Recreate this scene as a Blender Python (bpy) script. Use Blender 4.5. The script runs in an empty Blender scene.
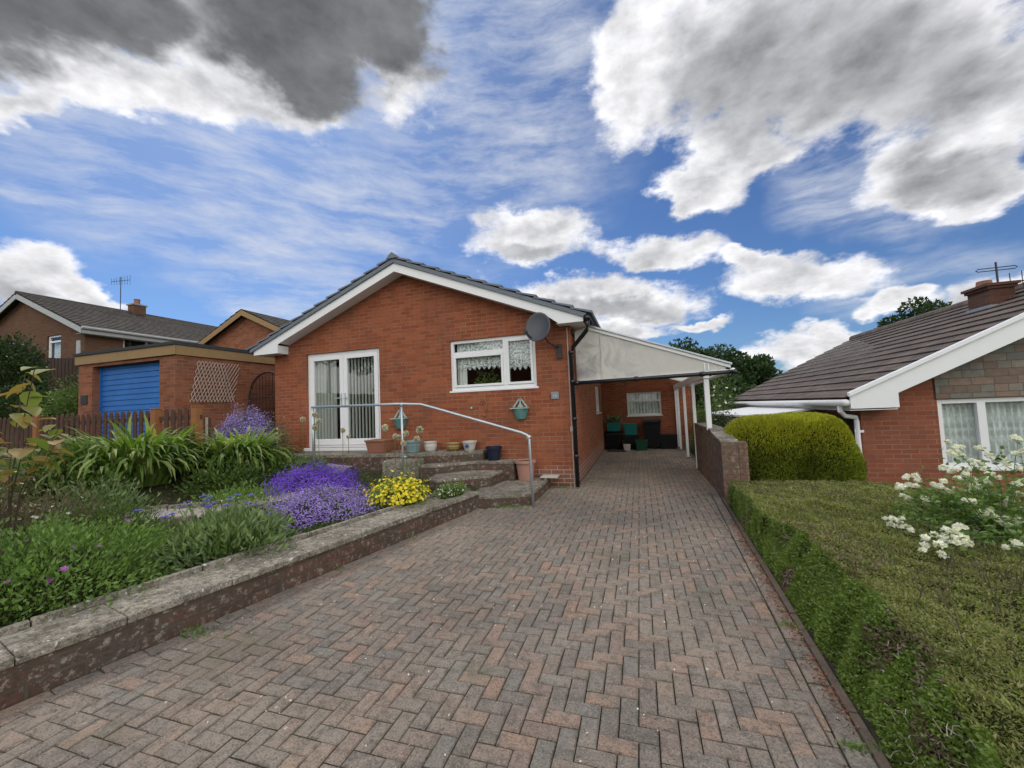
import bpy, bmesh, math, random
import numpy as np
from mathutils import Vector, Matrix, Euler
R = math.radians
random.seed(7); rng = np.random.default_rng(7)
S = bpy.context.scene
COL = S.collection

# ------------------------------------------------------------------ camera
cam_d = bpy.data.cameras.new('camera'); cam = bpy.data.objects.new('camera', cam_d); COL.objects.link(cam)
S.camera = cam
yaw, pitch, roll, FPX, H = R(17.4), R(3.34), R(-2.444), 401.7, 1.45
fwd = Vector((-math.sin(yaw)*math.cos(pitch), math.cos(yaw)*math.cos(pitch), math.sin(pitch)))
rt = Vector((math.cos(yaw), math.sin(yaw), 0)); up = rt.cross(fwd)
rt, up = rt*math.cos(roll)+up*math.sin(roll), -rt*math.sin(roll)+up*math.cos(roll)
M4 = Matrix.Identity(4)
for i in range(3):
    M4[i][0], M4[i][1], M4[i][2] = rt[i], up[i], -fwd[i]
M4[2][3] = H
cam.matrix_world = M4
cam_d.sensor_fit = 'HORIZONTAL'; cam_d.sensor_width = 36; cam_d.lens = FPX*36/1024
cam_d.clip_start = 0.05; cam_d.clip_end = 5000

# ------------------------------------------------------------------ world
SUN_AZ, SUN_EL = -52, 50          # azimuth from +Y towards +X
W = bpy.data.worlds.new('World'); S.world = W; W.use_nodes = True
nt = W.node_tree; N = nt.nodes; Lk = nt.links
N.clear()
def nn(tree, typ, **kw):
    n = tree.nodes.new(typ)
    for k, v in kw.items(): setattr(n, k, v)
    return n
class G:
    """small helper for building node graphs"""
    def __init__(s, tree): s.t = tree
    def put(s, sock, v):
        if isinstance(v, bpy.types.NodeSocket): s.t.links.new(v, sock)
        elif v is not None: sock.default_value = v
    def math(s, op, a, b=None, c=None, clamp=False):
        n = nn(s.t, 'ShaderNodeMath', operation=op, use_clamp=clamp)
        s.put(n.inputs[0], a); s.put(n.inputs[1], b)
        if c is not None: s.put(n.inputs[2], c)
        return n.outputs[0]
    def vmath(s, op, a, b=None, sc=None):
        n = nn(s.t, 'ShaderNodeVectorMath', operation=op)
        s.put(n.inputs[0], a); s.put(n.inputs[1], b)
        if sc is not None: s.put(n.inputs['Scale'], sc)
        return n.outputs['Value'] if op in ('LENGTH', 'DOT_PRODUCT', 'DISTANCE') else n.outputs[0]
    def noise(s, vec, scale, detail=4, rough=.55, dist=0, col=False, lac=2):
        n = nn(s.t, 'ShaderNodeTexNoise')
        s.put(n.inputs['Vector'], vec); s.put(n.inputs['Scale'], scale); s.put(n.inputs['Detail'], detail)
        s.put(n.inputs['Roughness'], rough); s.put(n.inputs['Distortion'], dist); s.put(n.inputs['Lacunarity'], lac)
        return n.outputs['Color'] if col else n.outputs[0]
    def mapr(s, v, a, b, c=0, d=1, smooth=False):
        n = nn(s.t, 'ShaderNodeMapRange', interpolation_type='SMOOTHSTEP' if smooth else 'LINEAR')
        s.put(n.inputs[0], v); s.put(n.inputs[1], a); s.put(n.inputs[2], b); s.put(n.inputs[3], c); s.put(n.inputs[4], d)
        return n.outputs[0]
    def mix(s, f, a, b, mode='MIX'):
        n = nn(s.t, 'ShaderNodeMix', data_type='RGBA', blend_type=mode)
        s.put(n.inputs[0], f)
        for k, v in ((6, a), (7, b)):
            if isinstance(v, (tuple, list)) and len(v) == 3: v = (*v, 1)
            s.put(n.inputs[k], v)
        return n.outputs[2]
    def ramp(s, f, stops, mode='LINEAR'):
        n = nn(s.t, 'ShaderNodeValToRGB'); cr = n.color_ramp; cr.interpolation = mode
        while len(cr.elements) < len(stops): cr.elements.new(.5)
        for e, (p, c) in zip(cr.elements, stops): e.position = p; e.color = (*c, 1) if len(c) == 3 else c
        s.put(n.inputs[0], f)
        return n.outputs[0]
    def mapping(s, vec, loc=(0,0,0), rot=(0,0,0), sc=(1,1,1), typ='POINT'):
        n = nn(s.t, 'ShaderNodeMapping', vector_type=typ)
        s.put(n.inputs[0], vec); s.put(n.inputs[1], loc); s.put(n.inputs[2], rot); s.put(n.inputs[3], sc)
        return n.outputs[0]

g = G(nt)
tc = nn(nt, 'ShaderNodeTexCoord').outputs['Generated']
sky = nn(nt, 'ShaderNodeTexSky', sky_type='NISHITA', sun_disc=False, sun_elevation=R(SUN_EL), sun_rotation=R(SUN_AZ), air_density=1.0, dust_density=.6, ozone_density=2.2, altitude=100)
Dn = g.vmath('NORMALIZE', tc)
flat = g.vmath('MULTIPLY', Dn, (1, 1, 1.7))
def warp(vec, scale, amt, det=5):
    n = g.noise(flat, scale, det, .6, col=True)
    off = g.vmath('SCALE', g.vmath('SUBTRACT', n, (.5, .5, .5)), None, amt)
    return g.vmath('ADD', vec, off)
Dw = warp(Dn, 5, .16)
def blob_field(vec, blobs, soft=1.0):
    out = None
    for az, el, ra, rb, tilt in blobs:
        a, e = R(az), R(el)
        c = Vector((math.sin(a)*math.cos(e), math.cos(a)*math.cos(e), math.sin(e)))
        r0 = Vector((math.cos(a), -math.sin(a), 0)); u0 = r0.cross(c)
        t = R(tilt); r1 = r0*math.cos(t)+u0*math.sin(t); u1 = -r0*math.sin(t)+u0*math.cos(t)
        rot = Matrix((r1, u1, -c)).transposed().to_euler('XYZ')
        m = g.mapping(vec, tuple(c), tuple(rot), (ra, rb, .6), 'TEXTURE')
        v = g.math('SUBTRACT', 1, g.vmath('LENGTH', m))
        out = v if out is None else g.math('SMOOTH_MAX', out, v, .12)
    return out
big = [(-66.459,36.456,0.283,0.11,32.186), (-44.761,42.8,0.251,0.123,9.079), (-48.256,38.761,0.208,0.097,-0.88), (-31.746,42.965,0.094,0.116,30.672), (-62.124,32.536,0.184,0.063,14.63), (-51.476,34.918,0.146,0.061,14.167), (-68.178,28.741,0.066,0.033,27.8)]
right = [(12.763,38.193,0.207,0.146,-25.862), (27.556,32.237,0.231,0.147,-34.911), (13.564,28.661,0.124,0.086,2.506), (9.325,26.103,0.082,0.054,-14.885), (33.869,25.739,0.13,0.103,-31.206), (30.898,20.911,0.097,0.06,-11.862), (2.1,38.297,0.082,0.145,-14.397), (33.491,17.616,0.059,0.045,-23.689)]
small = [(-13.817,24.161,0.168,0.067,-3.754), (-5.778,14.397,0.25,0.064,-8.35), (2.195,12.883,0.126,0.046,-12.223), (4.527,19.29,0.141,0.054,-10.056), (19.002,12.591,0.132,0.055,-12.042), (14.752,16.127,0.106,0.035,-28.451), (26.821,9.518,0.065,0.023,8.271), (-68.454,13.477,0.074,0.05,-3.124), (-65.037,12.868,0.073,0.026,-19.217), (33.725,9.117,0.081,0.046,16.513), (20.354,5.56,0.161,0.035,0.195), (-4.63,10.21,0.199,0.029,-4.782), (27.318,6.155,0.091,0.021,1.727), (6.976,9.697,0.079,0.018,-7.012)]
darkb = [(-41.039,44.721,0.271,0.125,5.56), (-66.467,36.792,0.254,0.089,32.424), (-44.82,39.593,0.151,0.086,-7.776), (26.646,31.051,0.224,0.105,-36.181), (14.609,34.096,0.148,0.091,-16.959), (31.469,19.782,0.08,0.034,-17.846), (-15.378,22.228,0.105,0.022,-3.078), (-5.839,13.32,0.2,0.024,-5.147), (-68.986,11.435,0.073,0.022,-5.622)]
wispb = [(-50.475,28.179,0.493,0.112,1.7), (-20.65,33.642,0.26,0.248,16.98), (-27.511,42.058,0.229,0.206,4.893), (-50.516,19.187,0.329,0.091,-8.174), (-57.138,22.594,0.24,0.045,-10.277), (-66.781,20.76,0.076,0.028,-2.454), (-47.372,15.569,0.221,0.053,-5.31), (-35.092,25.716,0.307,0.062,10.306), (-17.126,42.247,0.209,0.188,-2.086), (27.32,11.228,0.122,0.07,-7.433), (24.944,20.927,0.146,0.068,-20.862)]
F = blob_field(Dw, big + right + small)
n1 = g.noise(flat, 7.5, 10, .60)
n2 = g.noise(flat, 24, 8, .68)
den = g.math('ADD', F, g.math('MULTIPLY', g.math('SUBTRACT', n1, .5), 1.5))
den = g.math('ADD', den, g.math('MULTIPLY', g.math('SUBTRACT', n2, .5), .42))
cover = g.mapr(den, -.04, .40, 0, 1, True)
sunv = (math.sin(R(SUN_AZ))*math.cos(R(SUN_EL))*.03, math.cos(R(SUN_AZ))*math.cos(R(SUN_EL))*.03, math.sin(R(SUN_EL))*.05)
n3 = g.noise(flat, 8, 7, .55)
n3s = g.noise(g.vmath('ADD', flat, sunv), 8, 7, .55)
relief = g.math('MULTIPLY', g.math('SUBTRACT', n3, n3s), 1.25)
wob = g.math('MULTIPLY', g.math('SUBTRACT', g.noise(flat, 4.5, 6, .55), .5), 1.0)
dk1 = g.mapr(g.math('ADD', blob_field(Dw, darkb[:3]), wob), -.12, .34, 0, 1, True)
dk2 = g.mapr(g.math('ADD', blob_field(Dw, darkb[3:]), wob), -.35, .55, 0, 1, True)
thick = g.mapr(den, .3, 1.1, 0, .20)
rim = g.mapr(den, .0, .7, .10, 0)
lum = g.math('ADD', g.math('SUBTRACT', g.math('ADD', .82, relief), thick), rim)
lum = g.math('MULTIPLY', lum, g.mapr(dk1, 0, 1, 1, .22))
lum = g.math('MULTIPLY', lum, g.mapr(dk2, 0, 1, 1, .54))
lum = g.math('MAXIMUM', lum, .08)
ccol = g.mix(g.mapr(lum, .15, .7), (.95, .99, 1.05, 1), (1.0, 1.0, 1.03, 1))
ccol = g.vmath('SCALE', ccol, None, lum)
# cirrus
Wf = blob_field(warp(Dn, 3, .25), wispb)
str_v = g.mapping(warp(Dn, 2.2, .10, 3), (0,0,0), (0, R(14), R(35)), (2.2, 1.6, 11))
nw = g.noise(str_v, 2.6, 10, .64)
nw2 = g.noise(warp(flat, 6, .12, 4), 5, 9, .62)
nw = g.math('ADD', g.math('MULTIPLY', nw, .6), g.math('MULTIPLY', nw2, .4))
wisp = g.math('MULTIPLY', g.mapr(Wf, -.3, .5, 0, 1, True), g.mapr(nw, .42, .66, .08, .85))
skyc = g.vmath('SCALE', sky.outputs[0], None, .85)
skyc = g.mix(1.0, skyc, (.56, .77, 1.07, 1), 'MULTIPLY')
col = g.mix(wisp, skyc, (6.6, 6.9, 7.6, 1))
col = g.mix(cover, col, g.vmath('SCALE', ccol, None, 10))
# unseen bright cloud bank, added behind the viewer to light the facade
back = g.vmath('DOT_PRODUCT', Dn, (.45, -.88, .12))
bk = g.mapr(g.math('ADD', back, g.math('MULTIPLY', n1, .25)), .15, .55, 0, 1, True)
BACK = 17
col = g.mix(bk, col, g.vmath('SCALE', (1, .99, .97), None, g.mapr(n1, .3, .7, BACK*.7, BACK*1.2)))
bg = nn(nt, 'ShaderNodeBackground'); bg.inputs[1].default_value = .1
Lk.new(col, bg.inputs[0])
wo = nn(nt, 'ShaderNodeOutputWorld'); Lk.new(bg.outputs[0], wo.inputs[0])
W.cycles.sampling_method = 'MANUAL'; W.cycles.sample_map_resolution = 512

sd = bpy.data.lights.new('sun', 'SUN'); sd.energy = 1.5; sd.angle = R(10); sd.color = (1, .95, .87)
so = bpy.data.objects.new('sun', sd); COL.objects.link(so)
sv = Vector((math.sin(R(SUN_AZ))*math.cos(R(SUN_EL)), math.cos(R(SUN_AZ))*math.cos(R(SUN_EL)), math.sin(R(SUN_EL))))
so.rotation_euler = sv.to_track_quat('Z', 'Y').to_euler()
S.view_settings.view_transform = 'Standard'; S.view_settings.look = 'None'
S.view_settings.exposure = 0.12; S.view_settings.gamma = 1; S.view_settings.use_curve_mapping = False
S.cycles.use_denoising = True
S.cycles.max_bounces = 8; S.cycles.transparent_max_bounces = 16
try: S.cycles.use_adaptive_sampling = True
except Exception: pass

# ------------------------------------------------------------------ materials
MATS = {}
def mat(name, fn):
    m = bpy.data.materials.new(name); m.use_nodes = True
    t = m.node_tree; t.nodes.clear()
    gg = G(t); out = nn(t, 'ShaderNodeOutputMaterial')
    fn(gg, out); MATS[name] = m
    return m
def bsdf(gg, col, rough=.8, spec=.3, metal=0, bump=None, bstr=.4, bdist=.01, **kw):
    p = nn(gg.t, 'ShaderNodeBsdfPrincipled')
    if isinstance(col, (tuple, list)) and len(col) == 3: col = (*col, 1)
    gg.put(p.inputs['Base Color'], col); gg.put(p.inputs['Roughness'], rough); gg.put(p.inputs['Metallic'], metal)
    gg.put(p.inputs['Specular IOR Level'], spec)
    for k, v in kw.items(): gg.put(p.inputs[k], v)
    if bump is not None:
        b = nn(gg.t, 'ShaderNodeBump'); b.inputs['Strength'].default_value = bstr; b.inputs['Distance'].default_value = bdist
        gg.put(b.inputs['Height'], bump); gg.t.links.new(b.outputs[0], p.inputs['Normal'])
    return p.outputs[0]
def coords(gg, k='Object'): return nn(gg.t, 'ShaderNodeTexCoord').outputs[k]
def island(gg): return nn(gg.t, 'ShaderNodeNewGeometry').outputs['Random Per Island']
def pos(gg): return nn(gg.t, 'ShaderNodeNewGeometry').outputs['Position']

def brick(name, c1, c2, mortar, foot=0, bw=.225, bh=.075, msz=.006, dirt=.35, dirtcol=(.08,.07,.06), rough=.9, white=0):
    def f(gg, out):
        uv = coords(gg, 'UV')
        b = nn(gg.t, 'ShaderNodeTexBrick'); gg.put(b.inputs['Vector'], uv)
        b.inputs['Scale'].default_value = 1; b.inputs['Brick Width'].default_value = bw; b.inputs['Row Height'].default_value = bh
        b.inputs['Mortar Size'].default_value = msz; b.inputs['Mortar Smooth'].default_value = .15
        b.inputs['Color1'].default_value = (0, 0, 0, 1); b.inputs['Color2'].default_value = (1, 1, 1, 1); b.inputs['Mortar'].default_value = (.5, .5, .5, 1)
        b.inputs['Bias'].default_value = 0
        base = gg.mix(b.outputs['Color'], c1, c2)
        P = pos(gg)
        nz = gg.noise(P, 40, 4, .6)
        base = gg.mix(gg.mapr(nz, .3, .7, 0, .45), base, gg.mix(.5, base, (.0, .0, .0, 1)))
        big_ = gg.noise(P, 1.3, 5, .6)
        base = gg.mix(gg.mapr(big_, .45, .75, 0, dirt), base, dirtcol)
        if white:
            wn = gg.noise(P, 16, 7, .78)
            base = gg.mix(gg.mapr(wn, .53, .62, 0, white), base, (.36,.34,.28))
            base = gg.mix(gg.mapr(wn, .46, .38, 0, .7), base, (.05,.045,.038))
        mc = gg.mix(gg.mapr(gg.noise(P, 3, 4), .35, .65), mortar, tuple(x*.6 for x in mortar))
        if foot:      # limescale and damp staining on the lowest courses, streaks under the eaves
            sp = nn(gg.t, 'ShaderNodeSeparateXYZ'); gg.put(sp.inputs[0], P)
            zn = gg.math('ADD', sp.outputs[2], gg.math('MULTIPLY', gg.math('SUBTRACT', gg.noise(P, 2.5, 5, .7), .5), .25))
            fz = gg.mapr(zn, foot+.03, foot-.06, 0, 1)
            base = gg.mix(gg.math('MULTIPLY', fz, .45), base, (.24,.15,.115)); mc = gg.mix(gg.math('MULTIPLY', fz, .8), mc, (.46,.40,.34))
            base = gg.mix(gg.mapr(zn, .12, .0, 0, .6), base, (.07,.06,.045))
            st_ = gg.noise(gg.mapping(P, sc=(5, 5, .5)), 1.6, 5, .65)
            base = gg.mix(gg.mapr(st_, .52, .70, 0, .4), base, (.14,.05,.03))
        colr = gg.mix(b.outputs['Fac'], base, mc)
        hgt = gg.math('ADD', gg.math('MULTIPLY', b.outputs['Fac'], -1), gg.math('MULTIPLY', nz, .5))
        gg.t.links.new(bsdf(gg, colr, rough, .2, bump=hgt, bstr=.6, bdist=.006), out.inputs[0])
    return mat(name, f)
M_brick = brick('orange_red_brick', (.28,.078,.036), (.385,.122,.058), (.32,.19,.125), foot=.36)
M_brick_dark = brick('soot_stained_brick', (.10,.045,.03), (.15,.065,.045), (.11,.085,.065))
M_brick_far = brick('garage_brick', (.23,.076,.04), (.34,.125,.065), (.28,.185,.13))
M_brick_brown = brick('brown_brick', (.14,.07,.042), (.18,.09,.054), (.15,.10,.07))
M_brick_right = brick('neighbour_red_brick', (.26,.082,.045), (.33,.11,.062), (.30,.19,.14))
M_brick_old = brick('weathered_brick', (.10,.062,.048), (.165,.085,.062), (.11,.095,.075), dirt=1.0, dirtcol=(.085,.078,.062), white=.7, bw=.23, bh=.09, msz=.008)

def simple(name, col, rough=.6, spec=.3, metal=0, var=.25, vs=6, bump=.2, bd=.003, fine=60, **kw):
    def f(gg, out):
        P = pos(gg)
        n = gg.noise(P, vs, 5, .6); n3 = gg.noise(P, fine, 3, .6)
        c = gg.mix(gg.mapr(n, .3, .7, 0, var), col, tuple(x*.45 for x in col))
        c = gg.mix(gg.mapr(n3, .35, .65, 0, var*.6), c, tuple(min(1, x*1.3) for x in col))
        gg.t.links.new(bsdf(gg, c, rough, spec, metal, bump=n3, bstr=bump, bdist=bd, **kw), out.inputs[0])
    return mat(name, f)
M_white = simple('white_upvc', (.80,.81,.82), .35, .4, var=.06, bump=.02)
M_whiteold = simple('white_painted_board', (.74,.75,.75), .5, .3, var=.15, vs=3)
M_greyboard = simple('weathered_grey_board', (.42,.43,.43), .6, .3, var=.3)
M_blackp = simple('black_plastic_pipe', (.012,.012,.014), .25, .5, var=.1, bump=.02)
M_tan = simple('tan_painted_board', (.31,.20,.09), .6, .3, var=.25)
M_felt = simple('roofing_felt', (.05,.055,.06), .9, .2, var=.4)
M_slate = simple('grey_roof_tile', (.17,.195,.23), .7, .3, var=.4, vs=9, bump=.3)
M_galv = simple('galvanised_steel', (.52,.56,.60), .35, .5, metal=.55, var=.2, vs=14)
M_dish = simple('dark_grey_dish', (.06,.065,.075), .45, .4, var=.15)
M_green = simple('green_painted_wood', (.10,.24,.22), .6, .3, var=.25)
M_greenlt = simple('pale_green_paint', (.34,.44,.40), .6, .3, var=.25)
M_terra = simple('terracotta', (.30,.14,.09), .8, .2, var=.35)
M_terra2 = simple('pinkish_terracotta', (.40,.22,.17), .8, .2, var=.3)
M_blueglaze = simple('dark_blue_plastic', (.012,.016,.04), .5, .3, var=.1)
M_teal = simple('blue_grey_glaze', (.20,.29,.31), .4, .4, var=.2)
M_cream = simple('cream_glaze', (.55,.53,.47), .5, .4, var=.3)
M_ochre = simple('ochre_glaze', (.36,.24,.09), .4, .4, var=.4)
M_star = simple('blue_motif', (.03,.07,.28), .4, .4, var=.1)
M_pole = simple('dark_metal', (.05,.05,.055), .5, .4, metal=.5, var=.2)
M_iron = simple('rusty_wrought_iron', (.05,.028,.022), .7, .3, var=.3)
M_wood = simple('brown_stained_fence', (.10,.055,.042), .8, .2, var=.5, vs=8)
M_woodpost = simple('orange_brown_post', (.30,.13,.055), .8, .2, var=.35, vs=8)
M_wooddk = simple('dark_old_timber', (.07,.045,.035), .85, .2, var=.4)
M_trellis = simple('bleached_trellis_wood', (.45,.38,.33), .8, .2, var=.3)
M_teal_box = simple('teal_recycling_box', (.01,.16,.15), .5, .3, var=.15)
M_blackbin = simple('black_bin_plastic', (.007,.008,.009), .5, .3, var=.1)
M_greenbin = simple('dark_green_plastic', (.012,.07,.035), .5, .3, var=.15)
M_bark = simple('bark', (.10,.075,.055), .9, .1, var=.5, vs=10, bump=.6, bd=.02)
M_stem = simple('green_stem', (.09,.15,.04), .7, .2, var=.3)
M_twig = simple('dry_twig', (.12,.095,.07), .9, .1, var=.4)
M_slab = simple('grey_sill_tile', (.15,.09,.07), .8, .2, var=.4)
M_lead = simple('lead_flashing', (.25,.27,.30), .5, .3, var=.2)
M_room = simple('dark_room_wall', (.10,.09,.08), .9, .1)
M_ceram = simple('chimney_mortar', (.3,.27,.23), .9, .1)

def f_concrete(gg, out):
    P = pos(gg)
    n = gg.noise(P, 2.5, 6, .65); n2 = gg.noise(P, 24, 6, .75); n3 = gg.noise(P, 110, 3, .65); n4 = gg.noise(P, 8, 6, .7)
    c = gg.mix(gg.mapr(n, .40, .60), (.20,.175,.14), (.37,.33,.27))
    c = gg.mix(gg.mapr(n4, .46, .60, 0, .75), c, (.12,.105,.08))
    c = gg.mix(gg.mapr(n2, .50, .58, 0, .7), c, (.075,.068,.055))
    c = gg.mix(gg.mapr(n2, .46, .38, 0, .5), c, (.42,.39,.33))
    c = gg.mix(gg.mapr(n3, .55, .66, 0, .6), c, (.48,.45,.39))
    c = gg.mix(gg.mapr(n3, .45, .36, 0, .6), c, (.05,.045,.038))
    W_ = gg.vmath('ADD', P, gg.vmath('SCALE', gg.noise(P, 22, 3, .6, col=True), None, .06))
    for sc_, th_, q in ((9, .16, 3.1), (21, .20, 4.7)):
        v = nn(gg.t, 'ShaderNodeTexVoronoi'); gg.put(v.inputs['Vector'], W_); v.inputs['Scale'].default_value = sc_
        lich = gg.math('MULTIPLY', gg.mapr(v.outputs['Distance'], th_, th_*.6), gg.mapr(gg.noise(P, q, 2), .48, .56))
        c = gg.mix(lich, c, (.62,.61,.55))
    c = gg.mix(gg.mapr(gg.noise(P, 5.3, 6, .7), .55, .68, 0, .6), c, (.12,.115,.05))
    gg.t.links.new(bsdf(gg, c, .92, .2, bump=gg.math('ADD', n3, gg.math('MULTIPLY', n2, 2)), bstr=.8, bdist=.005), out.inputs[0])
M_brick_side = brick('boundary_brick', (.17,.10,.072), (.26,.145,.10), (.17,.145,.115), dirt=.7, dirtcol=(.10,.088,.07), white=.5, bw=.23, bh=.09, msz=.007)
M_conc = mat('lichened_concrete', f_concrete)
M_kerb = simple('dirty_brown_kerb', (.12,.095,.075), .95, .1, var=.8, vs=12, bump=.8, bd=.006, fine=90)

def f_paver(gg, out):
    P = pos(gg); r = island(gg)
    c = gg.ramp(r, [(0,(.175,.155,.14)), (.22,(.225,.19,.165)), (.40,(.265,.19,.158)), (.55,(.20,.19,.175)), (.68,(.33,.215,.165)), (.80,(.24,.185,.158)), (.90,(.34,.225,.165)), (.97,(.26,.235,.21))], 'CONSTANT')
    n = gg.noise(P, .9, 5, .6); n2 = gg.noise(P, 13, 6, .7); n3 = gg.noise(P, 120, 3, .7); n4 = gg.noise(P, 4.5, 5, .6)
    c = gg.mix(gg.mapr(n4, .38, .60, 0, .6), c, (.27,.225,.19))
    c = gg.mix(gg.mapr(n, .50, .62, 0, .62), c, (.15,.135,.118))
    c = gg.mix(gg.mapr(gg.noise(P, .55, 4, .6), .47, .60, 0, .45), c, (.36,.30,.245))
    n5 = gg.noise(P, 34, 5, .75)
    c = gg.mix(gg.mapr(n2, .48, .62, 0, .6), c, (.11,.10,.088))
    c = gg.mix(gg.mapr(n5, .52, .66, 0, .4), c, (.34,.30,.26))
    c = gg.mix(gg.mapr(n5, .45, .34, 0, .5), c, (.075,.07,.062))
    c = gg.mix(gg.mapr(n3, .55, .66, 0, .45), c, (.44,.40,.35))
    c = gg.mix(gg.mapr(n3, .45, .36, 0, .6), c, (.045,.033,.03))
    v = nn(gg.t, 'ShaderNodeTexVoronoi'); gg.put(v.inputs['Vector'], P); v.inputs['Scale'].default_value = 8; v.inputs['Randomness'].default_value = 1
    sp = gg.math('MULTIPLY', gg.mapr(v.outputs['Distance'], .10, .06), gg.mapr(gg.noise(P, 2.3, 2), .54, .58))
    c = gg.mix(sp, c, (.5,.48,.42))
    moss = gg.math('MULTIPLY', gg.mapr(gg.noise(P, 1.7, 5, .7), .55, .7), .5)
    c = gg.mix(moss, c, (.13,.125,.075))
    c = gg.mix(1, c, (1.02, 1.01, .97, 1), 'MULTIPLY')
    gg.t.links.new(bsdf(gg, c, .88, .25, bump=gg.math('ADD', n3, gg.math('MULTIPLY', n5, 2)), bstr=1, bdist=.006), out.inputs[0])
M_paver = mat('block_paver', f_paver)
def f_joint(gg, out):
    P = pos(gg)
    c = gg.mix(gg.mapr(gg.noise(P, 3, 5, .7), .45, .6), (.035,.03,.025), (.05,.06,.025))
    gg.t.links.new(bsdf(gg, c, .95, .1, bump=gg.noise(P, 150, 2), bstr=.5, bdist=.004), out.inputs[0])
M_joint = mat('joint_sand', f_joint)
def f_soil(gg, out):
    P = pos(gg)
    n = gg.noise(P, 6, 6, .7); n2 = gg.noise(P, 45, 5, .7)
    c = gg.mix(gg.mapr(n, .4, .65), (.05,.038,.028), (.10,.085,.06))
    c = gg.mix(gg.mapr(gg.noise(P, 2.1, 5, .7), .5, .62, 0, .8), c, (.06,.085,.025))
    c = gg.mix(gg.mapr(n2, .62, .72, 0, .7), c, (.22,.19,.15))
    gg.t.links.new(bsdf(gg, c, .95, .1, bump=gg.math('ADD', n, n2), bstr=1, bdist=.03), out.inputs[0])
M_soil = mat('garden_soil', f_soil)
def f_grass(gg, out):
    P = pos(gg)
    c = gg.mix(gg.mapr(gg.noise(P, 1.5, 6, .7), .35, .65), (.045,.075,.02), (.10,.14,.04))
    c = gg.mix(gg.mapr(gg.noise(P, 40, 4, .7), .4, .7, 0, .6), c, (.03,.05,.015))
    gg.t.links.new(bsdf(gg, c, .95, .1, bump=gg.noise(P, 60, 3), bstr=1, bdist=.03), out.inputs[0])
M_grass = mat('grass_ground', f_grass)
def f_hill(gg, out):
    P = pos(gg)
    c = gg.mix(gg.mapr(gg.noise(P, .02, 6, .6), .42, .58), (.16,.24,.12), (.24,.28,.17))
    gg.t.links.new(bsdf(gg, c, .95, .1), out.inputs[0])
M_hill = mat('pale_hill', f_hill)
def f_gravel(gg, out):
    P = pos(gg)
    v = nn(gg.t, 'ShaderNodeTexVoronoi'); gg.put(v.inputs['Vector'], P); v.inputs['Scale'].default_value = 55
    c = gg.mix(gg.math('MULTIPLY', nn(gg.t, 'ShaderNodeSeparateColor').outputs[0], 1) if False else gg.mapr(gg.noise(P, 60, 3, .7), .35, .65), (.34,.30,.25), (.62,.58,.52))
    c = gg.mix(gg.mapr(v.outputs['Distance'], .35, .8, 0, .75), c, (.12,.10,.08))
    gg.t.links.new(bsdf(gg, c, .9, .2, bump=v.outputs['Distance'], bstr=1, bdist=-.012), out.inputs[0])
M_gravel = mat('pale_gravel', f_gravel)

def tilemat(name, c1, c2, w=.30, h=.32, stain=(.05,.05,.03)):
    def f(gg, out):
        uv = coords(gg, 'UV'); P = pos(gg)
        b = nn(gg.t, 'ShaderNodeTexBrick'); gg.put(b.inputs['Vector'], uv)
        b.inputs['Scale'].default_value = 1; b.inputs['Brick Width'].default_value = w; b.inputs['Row Height'].default_value = h
        b.inputs['Mortar Size'].default_value = .006; b.offset = .5
        b.inputs['Color1'].default_value = (0,0,0,1); b.inputs['Color2'].default_value = (1,1,1,1); b.inputs['Mortar'].default_value = (0,0,0,1)
        c = gg.mix(b.outputs['Color'], c1, c2)
        n = gg.noise(P, 5, 6, .7)
        c = gg.mix(gg.mapr(n, .45, .7, 0, .6), c, stain)
        c = gg.mix(gg.mapr(gg.noise(P, 30, 4, .7), .6, .7, 0, .45), c, (.22,.21,.17))
        c = gg.mix(b.outputs['Fac'], c, (.012,.01,.01))
        gg.t.links.new(bsdf(gg, c, .8, .25, bump=gg.math('ADD', gg.math('MULTIPLY', b.outputs['Fac'], -2), n), bstr=.6, bdist=.01), out.inputs[0])
    return mat(name, f)
M_tile_brown = tilemat('brown_roof_tile', (.10,.078,.068), (.16,.125,.105))
M_tile_dark = tilemat('dark_mossy_roof_tile', (.055,.047,.043), (.095,.08,.068), stain=(.03,.03,.02))
def f_stone(gg, out):
    uv = coords(gg, 'UV'); P = pos(gg)
    def lay(w, h, off):
        b = nn(gg.t, 'ShaderNodeTexBrick'); gg.put(b.inputs['Vector'], gg.mapping(uv, off))
        b.inputs['Scale'].default_value = 1; b.inputs['Brick Width'].default_value = w; b.inputs['Row Height'].default_value = h
        b.inputs['Mortar Size'].default_value = .005; b.inputs['Color1'].default_value = (0,0,0,1); b.inputs['Color2'].default_value = (1,1,1,1); b.inputs['Mortar'].default_value = (.5,.5,.5,1)
        b.offset = .37; b.squash = .6; b.squash_frequency = 3
        return b
    b = lay(.27, .115, (0, 0, 0))
    c = gg.ramp(b.outputs['Color'], [(0,(.20,.145,.115)), (.2,(.20,.19,.165)), (.4,(.25,.18,.14)), (.6,(.185,.195,.17)), (.75,(.24,.21,.175)), (.9,(.16,.16,.155))], 'CONSTANT')
    c = gg.mix(gg.mapr(gg.noise(P, 14, 5, .7), .4, .65, 0, .5), c, (.12,.11,.09))
    c = gg.mix(b.outputs['Fac'], c, (.12,.10,.08))
    gg.t.links.new(bsdf(gg, c, .9, .2, bump=gg.math('ADD', gg.noise(P, 20, 4), gg.math('MULTIPLY', b.outputs['Fac'], -1)), bstr=.7, bdist=.015), out.inputs[0])
M_stone = mat('coloured_stone_cladding', f_stone)

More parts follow.
